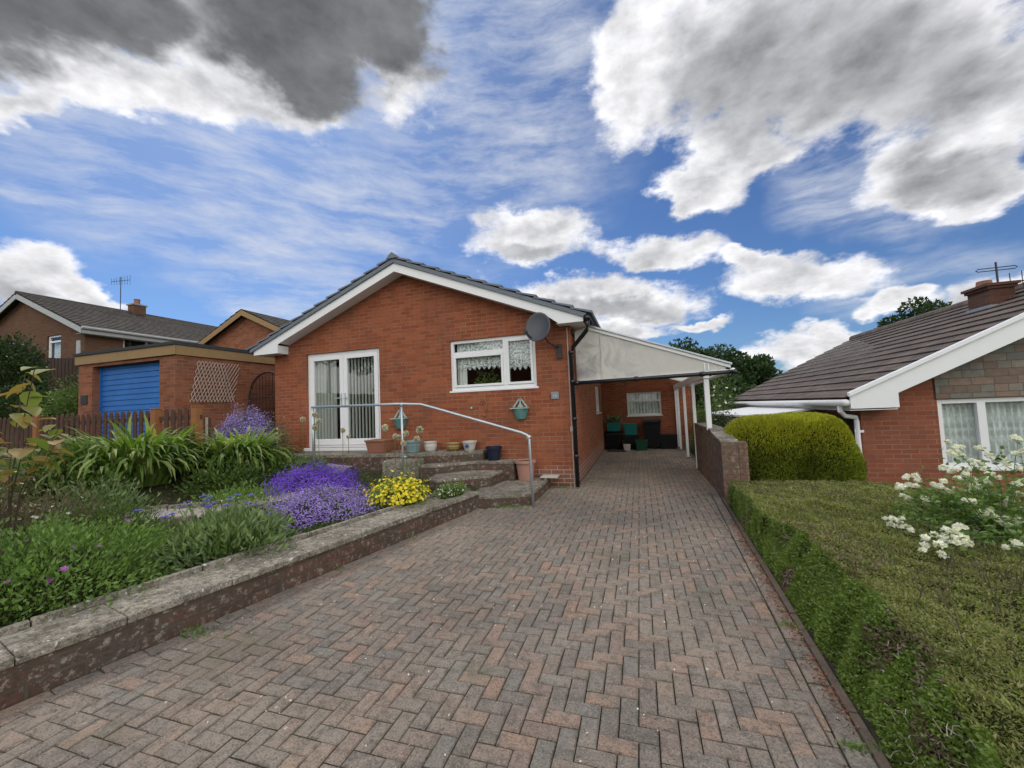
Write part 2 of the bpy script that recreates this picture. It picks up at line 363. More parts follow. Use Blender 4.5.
def f_glass(gg, out):
    t = gg.t
    tr = nn(t, 'ShaderNodeBsdfTransparent'); tr.inputs[0].default_value = (.92,.95,.95,1)
    gl = nn(t, 'ShaderNodeBsdfGlossy'); gl.inputs[0].default_value = (1,1,1,1); gl.inputs['Roughness'].default_value = .02
    fr = nn(t, 'ShaderNodeFresnel'); fr.inputs[0].default_value = 1.5
    mx = nn(t, 'ShaderNodeMixShader'); gg.put(mx.inputs[0], gg.math('MULTIPLY', gg.math('ADD', fr.outputs[0], .02, clamp=True), gg.math('SUBTRACT', 1, nn(t, 'ShaderNodeNewGeometry').outputs['Backfacing'])))
    t.links.new(tr.outputs[0], mx.inputs[1]); t.links.new(gl.outputs[0], mx.inputs[2]); t.links.new(mx.outputs[0], out.inputs[0])
M_glass = mat('window_glass', f_glass)
def f_poly(gg, out):
    t = gg.t; P = pos(gg)
    n = gg.noise(P, 1.6, 5, .65, 1.0)
    c = gg.mix(gg.mapr(n, .42, .68, 0, .55), (.88,.87,.82), (.58,.56,.56))
    c = gg.mix(gg.mapr(gg.noise(P, 7, 6, .7), .5, .75, 0, .3), c, (.5,.47,.40))
    tl = nn(t, 'ShaderNodeBsdfTranslucent'); gg.put(tl.inputs[0], c)
    p = bsdf(gg, c, .35, .4)
    mx = nn(t, 'ShaderNodeMixShader'); mx.inputs[0].default_value = .72
    t.links.new(p, mx.inputs[1]); t.links.new(tl.outputs[0], mx.inputs[2]); t.links.new(mx.outputs[0], out.inputs[0])
M_poly = mat('milky_plastic_sheet', f_poly)
def f_poly2(gg, out):
    t = gg.t; P = pos(gg)
    n = gg.noise(P, 2.2, 6, .7, 1.2)
    sep = nn(t, 'ShaderNodeSeparateXYZ'); gg.put(sep.inputs[0], P)
    c = gg.mix(gg.math('MULTIPLY', gg.mapr(n, .42, .62), gg.mapr(sep.outputs[0], .3, -.9, .1, .75)), (.80,.79,.75), (.36,.34,.36))  # mottled reflections painted into the sheet colour, greyer towards the house
    tl = nn(t, 'ShaderNodeBsdfTranslucent'); gg.put(tl.inputs[0], c)
    p = bsdf(gg, c, .25, .5)
    mx = nn(t, 'ShaderNodeMixShader'); mx.inputs[0].default_value = .45
    t.links.new(p, mx.inputs[1]); t.links.new(tl.outputs[0], mx.inputs[2]); t.links.new(mx.outputs[0], out.inputs[0])
M_poly2 = mat('reflection_mottled_sheet', f_poly2)
def f_net(lace):
    def f(gg, out):
        t = gg.t; uv = coords(gg, 'UV')
        p = bsdf(gg, (.85,.85,.82), .9, .1)
        tr = nn(t, 'ShaderNodeBsdfTransparent')
        n = gg.noise(gg.mapping(uv, sc=(1, 1, 1)), 28 if lace else 9, 2, .5)
        a = gg.mapr(n, .42, .54, .35, .98) if lace else gg.mapr(n, .4, .6, .70, .97)
        mx = nn(t, 'ShaderNodeMixShader'); gg.put(mx.inputs[0], a)
        t.links.new(tr.outputs[0], mx.inputs[1]); t.links.new(p, mx.inputs[2]); t.links.new(mx.outputs[0], out.inputs[0])
    return f
M_lace = mat('lace_net', f_net(True)); M_net = mat('plain_net', f_net(False))
M_blind = simple('cream_blind_fabric', (.78,.77,.70), .9, .1, var=.15)

def leafmat(name, cols, trans=.3, rough=.5, clump=2.5, amt=.55, spec=.35):
    def f(gg, out):
        t = gg.t; r = island(gg); P = pos(gg)
        k = len(cols)
        c = gg.ramp(r, [(i/k, cc) for i, cc in enumerate(cols)])
        c = gg.mix(gg.mapr(gg.noise(P, clump, 3, .6), .4, .65, 0, amt), c, tuple(x*.5 for x in cols[0]))
        p = bsdf(gg, c, rough, spec)
        tl = nn(t, 'ShaderNodeBsdfTranslucent'); gg.put(tl.inputs[0], gg.mix(1, c, (1.2,1.35,.6,1), 'MULTIPLY'))
        mx = nn(t, 'ShaderNodeMixShader'); mx.inputs[0].default_value = trans
        t.links.new(p, mx.inputs[1]); t.links.new(tl.outputs[0], mx.inputs[2]); t.links.new(mx.outputs[0], out.inputs[0])
    return mat(name, f)
L_hedge = leafmat('hedge_leaf', [(.15,.185,.045), (.21,.25,.06), (.30,.33,.09), (.18,.20,.055), (.32,.29,.12)], clump=2.2)
L_hedgeside = leafmat('hedge_side_leaf', [(0.125,0.188,0.0375), (0.181,0.263,0.05), (0.25,0.338,0.075), (0.15,0.219,0.0438)], clump=4)
L_dead = leafmat('dead_hedge_leaf', [(.20,.14,.09), (.27,.21,.14), (.14,.10,.065)], trans=.1)
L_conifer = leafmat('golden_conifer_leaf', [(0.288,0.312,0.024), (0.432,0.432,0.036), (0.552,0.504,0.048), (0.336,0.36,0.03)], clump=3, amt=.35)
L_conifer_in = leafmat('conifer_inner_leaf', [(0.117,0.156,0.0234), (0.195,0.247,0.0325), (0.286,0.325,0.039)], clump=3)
L_strap = leafmat('strap_leaf', [(.09,.17,.03), (.14,.24,.045), (.21,.32,.07), (.12,.20,.035), (.32,.38,.13)], rough=.5, trans=.4, spec=.2, amt=.2)
L_mint = leafmat('fresh_green_leaf', [(0.108,0.189,0.0473), (0.162,0.27,0.0675), (0.23,0.351,0.0945), (0.135,0.216,0.054)], amt=.3, clump=5)
L_grey = leafmat('grey_green_leaf', [(0.138,0.207,0.092), (0.207,0.287,0.127), (0.276,0.356,0.172), (0.127,0.184,0.069)], amt=.3)
L_dark = leafmat('dark_tree_leaf', [(0.0275,0.0562,0.0175), (0.0438,0.0813,0.025), (0.0625,0.106,0.0312), (0.0375,0.0625,0.0225)], clump=.5)
L_mid = leafmat('mid_tree_leaf', [(0.081,0.135,0.0338), (0.121,0.189,0.0405), (0.176,0.257,0.0607), (0.0945,0.149,0.0405)], clump=.8)
L_big = leafmat('yellow_tinged_leaf', [(.17,.23,.06), (.25,.29,.09), (.38,.22,.08), (.30,.32,.12), (.40,.20,.09)], trans=.35, amt=.1)
L_brown = leafmat('brownish_leaf', [(.12,.09,.055), (.16,.13,.08), (.10,.11,.05), (.20,.17,.11)], amt=.3)
L_rose = leafmat('rose_leaf', [(0.091,0.156,0.039), (0.143,0.234,0.0585), (0.208,0.312,0.078), (0.104,0.169,0.0455)], amt=.25)
L_darkred = leafmat('dark_red_leaf', [(.05,.025,.03), (.08,.035,.04), (.06,.04,.035)], amt=.2)
def petal(name, cols, trans=.25): return leafmat(name, cols, trans=trans, rough=.7, amt=0, spec=.15)
P_purple = petal('deep_purple_petal', [(.16,.055,.60), (.22,.085,.72), (.11,.035,.45), (.26,.12,.78)])
P_lilac = petal('lilac_petal', [(.28,.17,.60), (.38,.26,.72), (.22,.12,.50), (.48,.36,.78)])
P_blue = petal('blue_petal', [(.10,.10,.45), (.14,.14,.55), (.20,.18,.60)])
P_mauve = petal('mauve_petal', [(.25,.18,.52), (.34,.26,.62), (.20,.14,.42), (.42,.34,.66)])
P_yellow = petal('yellow_petal', [(.80,.66,.02), (.85,.74,.05), (.78,.55,.015), (.9,.8,.12)])
P_white = petal('white_petal', [(.80,.78,.68), (.86,.85,.80), (.75,.72,.60), (.88,.87,.83)])
P_cream = petal('cream_petal', [(.62,.58,.46), (.72,.68,.56), (.52,.47,.36)])
P_pink = petal('magenta_petal', [(.42,.10,.42), (.5,.16,.5), (.34,.08,.38)])
P_litter = petal('dead_leaf_litter', [(.20,.045,.03), (.28,.09,.05), (.16,.06,.04), (.25,.16,.08)], .05)

# ------------------------------------------------------------------ mesh helpers
def wloc(o):
    v = Vector((0, 0, 0))
    while o is not None: v += o.location; o = o.parent
    return v
def link(name, me, parent=None, origin=None):
    o = bpy.data.objects.new(name, me); COL.objects.link(o)
    if parent is not None: o.parent = parent
    return o
def tag(o, label=None, cat=None, group=None, kind=None):
    if label: o['label'] = label
    if cat: o['category'] = cat
    if group: o['group'] = group
    if kind: o['kind'] = kind
    return o
def thing(name, loc, label, cat, group=None):
    o = bpy.data.objects.new(name, None); COL.objects.link(o); o.location = loc; o.empty_display_size = .2
    return tag(o, label, cat, group)
class MB:
    def __init__(s): s.v = []; s.f = []; s.uv = None
    def add(s, vs, fs):
        n = len(s.v); s.v += [tuple(v) for v in vs]; s.f += [tuple(i+n for i in f) for f in fs]
        return s
    def box(s, x0, y0, z0, x1, y1, z1, rz=0, c=None, tilt=None):
        vs = [(x, y, z) for z in (z0, z1) for x, y in ((x0,y0),(x1,y0),(x1,y1),(x0,y1))]
        if rz or tilt:
            c = Vector(c) if c else Vector(((x0+x1)/2, (y0+y1)/2, (z0+z1)/2))
            m = Euler(tilt or (0, 0, rz)).to_matrix()
            vs = [tuple(m @ (Vector(v)-c) + c) for v in vs]
        return s.add(vs, [(3,2,1,0),(4,5,6,7),(0,1,5,4),(1,2,6,5),(2,3,7,6),(3,0,4,7)])
    def prism(s, poly, a0, a1, axis='z'):
        """polygon extruded along axis; poly is (x,y) for z, (x,z) for y, (y,z) for x"""
        area = sum(poly[i][0]*poly[(i+1) % len(poly)][1]-poly[(i+1) % len(poly)][0]*poly[i][1] for i in range(len(poly)))
        if area < 0: poly = poly[::-1]
        def P(p, a):
            return {'z': (p[0], p[1], a), 'y': (p[0], a, p[1]), 'x': (a, p[0], p[1])}[axis]
        n = len(poly); vs = [P(p, a0) for p in poly]+[P(p, a1) for p in poly]
        fs = [tuple(range(n-1, -1, -1)), tuple(range(n, 2*n))]+[(i, (i+1) % n, n+(i+1) % n, n+i) for i in range(n)]
        if axis == 'y': fs = [f[::-1] for f in fs]
        return s.add(vs, fs)
    def tube(s, pts, r, n=8, cap=True, r1=None):
        pts = [Vector(p) for p in pts]; k = len(pts); rings = []
        for i, p in enumerate(pts):
            d = (pts[min(i+1, k-1)]-pts[max(i-1, 0)]).normalized()
            a = d.cross(Vector((0,0,1)) if abs(d.z) < .9 else Vector((1,0,0))).normalized(); b = d.cross(a)
            rr = r if r1 is None else r+(r1-r)*i/(k-1)
            if isinstance(r, (list, tuple)): rr = r[i]
            rings.append([p+(a*math.cos(t*2*math.pi/n)+b*math.sin(t*2*math.pi/n))*rr for t in range(n)])
        vs = [v for ring in rings for v in ring]
        fs = [(i*n+j, i*n+(j+1) % n, (i+1)*n+(j+1) % n, (i+1)*n+j) for i in range(k-1) for j in range(n)]
        if cap: fs += [tuple(range(n-1, -1, -1)), tuple((k-1)*n+j for j in range(n))]
        return s.add(vs, fs)
    def lathe(s, prof, c, n=20, sq=1):
        vs = []; m = len(prof)
        for r, z in prof:
            for j in range(n):
                t = 2*math.pi*j/n; vs.append((c[0]+r*math.cos(t), c[1]+r*math.sin(t), c[2]+z))
        fs = [(i*n+j, i*n+(j+1) % n, (i+1)*n+(j+1) % n, (i+1)*n+j) for i in range(m-1) for j in range(n)]
        fs += [tuple(range(n-1, -1, -1)), tuple((m-1)*n+j for j in range(n))]
        return s.add(vs, fs)
    def build(s, name, m, parent=None, origin=None, smooth=False, bevel=0, udir=None):
        off = wloc(parent) if parent is not None else Vector(origin or (0, 0, 0))
        me = bpy.data.meshes.new(name)
        vs = [(v[0]-off.x, v[1]-off.y, v[2]-off.z) for v in s.v]
        me.from_pydata(vs, [], s.f); me.update()
        uvl = me.uv_layers.new(name='UVMap')
        for p in me.polygons:
            nx, ny, nz = abs(p.normal.x), abs(p.normal.y), abs(p.normal.z)
            for li in p.loop_indices:
                x, y, z = s.v[me.loops[li].vertex_index]
                if udir: u = udir(x, y, z)
                elif nz > nx and nz > ny: u = (x, y)
                elif ny >= nx: u = (x, z)
                else: u = (y, z)
                uvl.data[li].uv = u
        me.materials.append(m)
        if smooth:
            for p in me.polygons: p.use_smooth = True
        o = link(name, me, parent)
        if parent is None: o.location = off
        if bevel:
            b = o.modifiers.new('bevel', 'BEVEL'); b.width = bevel; b.segments = 2; b.limit_method = 'ANGLE'
        return o

# ---- foliage in numpy
def npmesh(name, V, Fidx, m, parent=None, origin=None, k=None, smooth=False):
    """V (n,3) world, Fidx (m,k)"""
    off = np.array(wloc(parent) if parent is not None else (origin or (0, 0, 0)))
    V = (V-off).astype(np.float32); Fidx = Fidx.astype(np.int32); mf, kk = Fidx.shape
    me = bpy.data.meshes.new(name)
    me.vertices.add(len(V)); me.vertices.foreach_set('co', V.ravel())
    me.loops.add(mf*kk); me.loops.foreach_set('vertex_index', Fidx.ravel())
    me.polygons.add(mf); me.polygons.foreach_set('loop_start', np.arange(0, mf*kk, kk, dtype=np.int32))
    try: me.polygons.foreach_set('loop_total', np.full(mf, kk, dtype=np.int32))
    except Exception: pass
    me.update(calc_edges=True); me.validate()
    if isinstance(m, (list, tuple)):
        for x in m: me.materials.append(x)
    else: me.materials.append(m)
    if smooth: me.polygons.foreach_set('use_smooth', np.ones(mf, dtype=bool))
    o = link(name, me, parent)
    if parent is None: o.location = tuple(off)
    return o
def unit(a): return a/np.maximum(np.linalg.norm(a, axis=-1, keepdims=True), 1e-9)
def frames(d, spin=None):
    """d unit (n,3): returns side, normal"""
    n = len(d); ref = rng.normal(size=(n, 3)) if spin is None else spin
    s = unit(np.cross(d, ref)); return s, np.cross(s, d)
def leaves(P, D, L, Wd, fold=.25, up=None):
    """leaf: base P, direction D, length L, width Wd -> 4 vert rhombus split as 2 tris (folded)"""
    n = len(P); L = np.broadcast_to(L, (n,))[:, None]; Wd = np.broadcast_to(Wd, (n,))[:, None]
    s, nn_ = frames(D, up)
    a = P; b = P+D*L*.45+s*Wd*.5+nn_*Wd*fold; c = P+D*L; d = P+D*L*.45-s*Wd*.5+nn_*Wd*fold
    V = np.stack([a, b, c, d], 1).reshape(-1, 3)
    i = np.arange(n)[:, None]*4
    F_ = np.concatenate([np.concatenate([i, i+1, i+2], 1), np.concatenate([i, i+2, i+3], 1)], 0)
    return V, F_
def merge(*vf):
    Vs, Fs, o = [], [], 0
    for V, F_ in vf: Vs.append(V); Fs.append(F_+o); o += len(V)
    return np.concatenate(Vs), np.concatenate(Fs)
def straps(P, az, L, Wd, lean, droop, seg=5):
    """arching strap leaves as ribbons (quads)"""
    n = len(P); hd = np.stack([np.cos(az), np.sin(az), np.zeros(n)], 1); side = np.stack([-np.sin(az), np.cos(az), np.zeros(n)], 1)
    rows = []; p = P.copy(); ang = np.pi/2-lean
    for k in range(seg+1):
        t = k/seg; w = Wd*(1-t**4)*(.6+.4*min(1, t*3+.2))+.0005
        rows.append(p-side*w[:, None]/2); rows.append(p+side*w[:, None]/2)
        a = ang-droop*t**2.0
        p = p+(hd*np.cos(a)[:, None]+np.array([0, 0, 1])*np.sin(a)[:, None])*(L/seg)[:, None]
    V = np.stack(rows, 1).reshape(-1, 3); m = 2*(seg+1); i = np.arange(n)[:, None]*m
    F_ = np.concatenate([np.concatenate([i+2*k, i+2*k+1, i+2*k+3, i+2*k+2], 1) for k in range(seg)], 0)
    return V, F_
def stars(P, Nrm, r, petals=5):
    """small open flowers: petals as rhombs"""
    n = len(P); s, t = frames(Nrm); out = []
    for k in range(petals):
        a = 2*np.pi*k/petals
        d = unit(s*np.cos(a)+t*np.sin(a)+Nrm*.35)
        out.append(leaves(P, d, r, r*.75, .05, up=Nrm))
    V, F_ = merge(*out)
    return V, F_
def dome_pts(c, rx, ry, h, n, zmin=0.0, jitter=.12, lumps=None):
    """points and normals on a lumpy dome"""
    u = rng.uniform(zmin, 1, n); a = rng.uniform(0, 2*np.pi, n); rr = np.sqrt(1-u**2)
    N_ = np.stack([rr*np.cos(a), rr*np.sin(a), u], 1)
    ph = lumps if lumps is not None else 0
    k = 1+.12*np.sin(3*a+ph)+.08*np.sin(5*a+2.1+ph)+.10*np.sin(7*u+4*a+ph)+rng.normal(0, jitter, n)
    P = np.array(c)+N_*np.array([rx, ry, h])*k[:, None]
    return P, unit(N_/np.array([rx, ry, h]))
def ground_core(name, c, rx, ry, h, m, parent):
    mb = MB(); prof = [(math.cos(t)*.82, math.sin(t)*.80) for t in np.linspace(0, math.pi/2*.97, 7)]
    n = 16; vs = []
    for r, z in prof:
        for j in range(n):
            t = 2*math.pi*j/n; w = 1+.1*math.sin(3*t)
            vs.append((c[0]+rx*r*math.cos(t)*w, c[1]+ry*r*math.sin(t)*w, c[2]-.02+h*z))
    fs = [(i*n+j, i*n+(j+1) % n, (i+1)*n+(j+1) % n, (i+1)*n+j) for i in range(len(prof)-1) for j in range(n)]
    fs.append(tuple((len(prof)-1)*n+j for j in range(n)))
    mb.add(vs, fs); return mb.build(name, m, parent, smooth=True)

# ------------------------------------------------------------------ terrain
def sst(t): t = np.clip(t, 0, 1); return t*t*(3-2*t)
def wall_x(y): return np.where(y < 5.5, -3.25+(y-1.23)*.2167, -2.35)      # front face of the garden wall
def drive_r(y): return .81+(np.clip(y, 0, 7)-2.06)*.0553
def h_raw(x, y):
    x = np.asarray(x, float); y = np.asarray(y, float)
    d = wall_x(y)-x
    left = .25*sst((d-.15)/.15)+.13*sst((d-.8)/1.8)+.33*sst((d-2.2)/2.6)+.35*sst((-x-9)/4)
    left = left+np.clip((-x-12.5)/9, 0, 1)*2.0+np.clip((-x-21)/60, 0, 1)*4
    left = np.where((y > 6.9), np.where(x > -8.3, -.05, left), left)      # below the house
    right = -.65*sst((x-2.6)/1.5)-.5*np.clip((x-6)/30, 0, 1)
    right = right*sst((y-.5)/2) if False else right
    far = -np.clip((y-17)/60, 0, 1)*1.5*(x > -12)
    base = np.where(d > 0, left, np.where(x > .9, right, 0.0))+far
    return base-.06*(d <= .1)-.02*(d > .1)
def axis_pts(lo, hi, step, far, n):
    core = np.arange(lo, hi+1e-6, step)
    g1 = lo-np.geomspace(.3, far, n)[::-1]; g2 = hi+np.geomspace(.3, far, n)
    return np.concatenate([g1, core, g2])
gx = axis_pts(-14, 6, .1, 900, 34); gy = axis_pts(-1, 16, .1, 1200, 34)
GX, GY = np.meshgrid(gx, gy, indexing='ij')
GZ = h_raw(GX, GY)
bump_ = .02*np.sin(GX*5.1+GY*2.2)*np.sin(GY*4.3-GX*1.7)*((wall_x(GY)-GX) > .9)
V = np.stack([GX, GY, GZ+bump_], -1).reshape(-1, 3)
nxg, nyg = GX.shape; I = (np.arange(nxg-1)[:, None]*nyg+np.arange(nyg-1)[None]).ravel()
Fg = np.stack([I, I+nyg, I+nyg+1, I+1], 1)
go = npmesh('ground', V, Fg, [M_soil, M_grass], smooth=True)
cx = V[Fg].mean(1)
mi = ((cx[:, 0] > -14) & (cx[:, 0] < 6) & (cx[:, 1] > -1) & (cx[:, 1] < 16)); mi = np.where(mi, 0, 1).astype(np.int32)
go.data.polygons.foreach_set('material_index', mi)
tag(go, kind='structure')
def hz(x, y): return float(h_raw(x, y))

# distant hills
vs = []; n = 60
for i in range(n+1):
    a = R(-60+130*i/n)
    for r, k in ((260, 0), (420, .6), (700, 1), (1100, .6)):
        z = -6+k*(26+9*math.sin(a*5+1)+5*math.sin(a*11))
        vs.append((r*math.sin(a), r*math.cos(a), z))
fs = [(i*4+j, (i+1)*4+j, (i+1)*4+j+1, i*4+j+1) for i in range(n) for j in range(3)]
tag(MB().add(vs, [f[::-1] for f in fs]).build('hills', M_hill, smooth=True), kind='structure')

# ------------------------------------------------------------------ driveway of block pavers
def clip_poly(poly, nx, ny, c):
    """keep points with nx*x+ny*y <= c"""
    out = []
    for i in range(len(poly)):
        a, b = poly[i], poly[(i+1) % len(poly)]
        da, db = nx*a[0]+ny*a[1]-c, nx*b[0]+ny*b[1]-c
        if da <= 0: out.append(a)
        if (da < 0 < db) or (db < 0 < da):
            t = da/(da-db); out.append((a[0]+(b[0]-a[0])*t, a[1]+(b[1]-a[1])*t))
    return out
def inset(poly, e):
    n = len(poly); out = list(poly)
    for i in range(n):
        a, b = poly[i], poly[(i+1) % n]; dx, dy = b[0]-a[0], b[1]-a[1]; l = math.hypot(dx, dy)
        if l < 1e-6: continue
        nx_, ny_ = dy/l, -dx/l
        out = clip_poly(out, nx_, ny_, nx_*a[0]+ny_*a[1]-e)
        if len(out) < 3: return []
    return out
def ring_block(mb, poly, z, th=.05, ch=.006, tilt=(0, 0)):
    poly = inset(poly, .0028)
    if len(poly) < 3: return
    cx_ = sum(p[0] for p in poly)/len(poly); cy_ = sum(p[1] for p in poly)/len(poly)
    tz = lambda p, zz: zz+(p[0]-cx_)*tilt[0]+(p[1]-cy_)*tilt[1]
    n = len(poly)
    top = [(cx_+(p[0]-cx_)*(1-ch*2.2/max(.04, math.hypot(p[0]-cx_, p[1]-cy_))), cy_+(p[1]-cy_)*(1-ch*2.2/max(.04, math.hypot(p[0]-cx_, p[1]-cy_)))) for p in poly]
    vs = [(p[0], p[1], z-th) for p in poly]+[(p[0], p[1], tz(p, z-ch)) for p in poly]+[(p[0], p[1], tz(p, z)) for p in top]
    fs = [(i, (i+1) % n, n+(i+1) % n, n+i) for i in range(n)]+[(n+i, n+(i+1) % n, 2*n+(i+1) % n, 2*n+i) for i in range(n)]+[tuple(2*n+i for i in range(n))]
    mb.add(vs, fs)
mb = MB(); w = .085
la, lb = (-3.25, 1.23), (-2.34, 5.43)
ldx, ldy = lb[0]-la[0], lb[1]-la[1]; ll = math.hypot(ldx, ldy); lnx, lny = -ldy/ll, ldx/ll      # outward (left)
lc = lnx*la[0]+lny*la[1]
ra_, rb_ = (.81, 2.06), (1.08, 6.95); rdx, rdy = rb_[0]-ra_[0], rb_[1]-ra_[1]; rl = math.hypot(rdx, rdy); rnx, rny = rdy/rl, -rdx/rl
rc = rnx*ra_[0]+rny*ra_[1]
for i in range(-56, 18):
    for j in range(-4, 166):
        k = (i-j) % 4
        if k == 0: poly = [(i*w, j*w), (i*w+2*w, j*w), (i*w+2*w, j*w+w), (i*w, j*w+w)]
        elif k == 3: poly = [(i*w, j*w), (i*w+w, j*w), (i*w+w, j*w+2*w), (i*w, j*w+2*w)]
        else: continue
        cx_, cy_ = poly[0][0]+w, poly[0][1]+w
        if cy_ > 7.35 and (cx_ < -1.3): continue
        if cy_ > 5.65 and cx_ < -2.0 : continue
        if cy_ > 6.95 and cx_ > 1.25: continue
        if cy_ < 5.7: poly = clip_poly(poly, lnx, lny, lc-.105)
        if len(poly) < 3: continue
        if cy_ < 7.1: poly = clip_poly(poly, rnx, rny, rc-.105)
        if len(poly) < 3: continue
        A_ = abs(sum(poly[q][0]*poly[(q+1) % len(poly)][1]-poly[(q+1) % len(poly)][0]*poly[q][1] for q in range(len(poly))))/2
        if A_ < .0008: continue
        z = random.gauss(0, .0016)+.006*math.sin(cx_*1.7+1)*math.sin(cy_*1.1)
        ring_block(mb, poly, z, tilt=(random.gauss(0, .008), random.gauss(0, .008)))
def border(a, d, n_in, L):
    t = -1.6/1
    while t < L:
        p0 = (a[0]+d[0]*t, a[1]+d[1]*t); p1 = (a[0]+d[0]*(t+.2), a[1]+d[1]*(t+.2))
        poly = [p0, p1, (p1[0]+n_in[0]*.1, p1[1]+n_in[1]*.1), (p0[0]+n_in[0]*.1, p0[1]+n_in[1]*.1)]
        ar = sum(poly[q][0]*poly[(q+1) % 4][1]-poly[(q+1) % 4][0]*poly[q][1] for q in range(4))
        if ar < 0: poly = poly[::-1]
        ring_block(mb, poly, random.gauss(.001, .002), tilt=(random.gauss(0, .01), random.gauss(0, .01)))
        t += .2
border(la, (ldx/ll, ldy/ll), (-lnx, -lny), ll+.05)
border(ra_, (rdx/rl, rdy/rl), (-rnx, -rny), rl+.0)
tag(mb.build('driveway', M_paver), kind='structure')
tag(MB().prism([(-3.6, -.6), (.85, -.6), (1.12, 6.9), (1.3, 14), (-1.3, 14), (-1.3, 7.3), (-2.6, 7.3), (-2.4, 5.6)], -.06, -.013).build('driveway_bed', M_joint), kind='structure')

# right hand concrete edging kerb of the drive
mb = MB()
t = -1.6
while t < rl-.35:
    p = (ra_[0]+rdx/rl*t, ra_[1]+rdy/rl*t); q = (ra_[0]+rdx/rl*(t+.895), ra_[1]+rdy/rl*(t+.895))
    dz = random.uniform(-.006, .006)
    mb.prism([p, q, (q[0]+rnx*.04, q[1]+rny*.04), (p[0]+rnx*.04, p[1]+rny*.04)], -.1, .018+dz); t += .9
o = mb.build('edging_kerb', M_kerb, bevel=.006); tag(o, kind='structure')

# ------------------------------------------------------------------ low garden wall with concrete coping
gw = thing('garden_wall', (-2.9, 2.8, 0), 'low weathered brick garden wall capped with wide lichened concrete slabs along the driveway', 'garden wall')
tx, ty = ldx/ll, ldy/ll; WL = ll+.12
def wpt(t, s, z): return (la[0]+tx*t+lnx*s, la[1]+ty*t+lny*s, z)
mb = MB()
def obox(mb, t0, t1, s0, s1, z0, z1):
    vs = [wpt(t, s, z) for z in (z0, z1) for t, s in ((t0, s0), (t1, s0), (t1, s1), (t0, s1))]
    mb.add(vs, [(3,2,1,0),(4,5,6,7),(0,1,5,4),(1,2,6,5),(2,3,7,6),(3,0,4,7)][:])
for (a_, b_) in ((-1.9, WL),): obox(mb, a_, b_, .012, .38, -.1, .192)
wallb = mb.build('brick_course', M_brick_old, gw, udir=lambda x, y, z: ((x-la[0])*tx+(y-la[1])*ty, z+.015))
mb = MB(); t = -1.9
while t < WL-.05:
    L_ = min(random.choice((.6, .62, .45, .9)), WL-t); dz = random.gauss(0, .003); ds = random.gauss(0, .004)
    obox(mb, t+.0015, t+L_-.0015, -.008+ds, .40+ds, .195, .247+dz); t += L_
for o_ in (mb.build('coping', M_conc, gw, bevel=.008),): pass
mb = MB(); t = -1.9
while t < WL-.4:
    L_ = random.choice((.9, .9, .6)); dz = random.gauss(0, .004)
    obox(mb, t+.004, t+L_-.004, .405, .455, .1, .285+dz); t += L_
mb.build('edging_strip', M_conc, gw, bevel=.006)

# ------------------------------------------------------------------ steps up to the patio door
st = thing('garden_steps', (-2.6, 6.5, 0), 'weathered concrete and brick steps climbing to the patio door platform', 'steps')
def step(poly, z0, z1, lip=.045):
    MB().prism(poly, z0, z1-lip-.002).build('riser', M_brick_old, st)
    c = (sum(p[0] for p in poly)/len(poly), sum(p[1] for p in poly)/len(poly))
    MB().prism(poly, z1-lip, z1).build('tread', M_conc, st, bevel=.006)
step([(-7.15, 6.42), (-4.6, 6.50), (-3.5, 6.62), (-2.8, 6.97), (-2.79, 7.17), (-7.15, 7.17)], -.05, .68, .06)
step([(-3.75, 6.30), (-3.45, 6.34), (-2.92, 6.80), (-2.17, 6.83), (-2.15, 7.165), (-2.785, 7.165), (-2.795, 6.96), (-3.5, 6.61), (-3.75, 6.58)], -.05, .50)
step([(-3.15, 5.80), (-2.42, 6.28), (-2.36, 6.81), (-2.92, 6.79), (-3.44, 6.33), (-3.35, 5.9)], -.05, .35)
step([(-2.34, 5.56), (-1.60, 5.80), (-1.60, 7.16), (-2.14, 7.16), (-2.16, 6.82), (-2.35, 6.80), (-2.41, 6.27), (-2.55, 6.15), (-2.5, 5.6)], -.05, .165)
MB().box(-4.4, 6.15, -.05, -3.76, 6.49, .60).build('side_block', M_conc, st, bevel=.008)

# ------------------------------------------------------------------ building helpers
def wall_open(mb, x0, x1, z0, ztop, y0, y1, openings, extra=(), axis='y'):
    """wall in the x-z plane (thickness y0..y1) with rectangular openings; ztop(x) is the roof line"""
    xs = sorted({x0, x1, *extra, *[o[0] for o in openings], *[o[1] for o in openings]})
    xs = [x for x in xs if x0 <= x <= x1]
    for a, b in zip(xs, xs[1:]):
        ops = sorted([o for o in openings if o[0] < (a+b)/2 < o[1]], key=lambda o: o[2])
        z = z0
        for o in ops:
            if o[2] > z: mb.prism([(a, z), (b, z), (b, o[2]), (a, o[2])], y0, y1, axis)
            z = o[3]
        mb.prism([(a, z), (b, z), (b, ztop(b)), (a, ztop(a))], y0, y1, axis)
    return mb
def courses(mb, e0, r0, n, y0, y1, th=.035, axis='y', over=.03):
    """stepped tile courses from eave point e0 (x,z) to ridge point r0, extruded y0..y1"""
    ex, ez = e0; rx_, rz_ = r0; L = math.hypot(rx_-ex, rz_-ez); dx, dz = (rx_-ex)/L, (rz_-ez)/L
    nx_, nz_ = (-dz, dx) if dx > 0 else (dz, -dx)
    s = L/n
    for i in range(n):
        a = i*s-over; b = (i+1)*s
        p = lambda t, h: (ex+dx*t+nx_*h, ez+dz*t+nz_*h)
        mb.prism([p(a, .012+th*.35), p(b, -.004), p(b, th*.45), p(a, th+.02)], y0, y1, axis)
    return mb
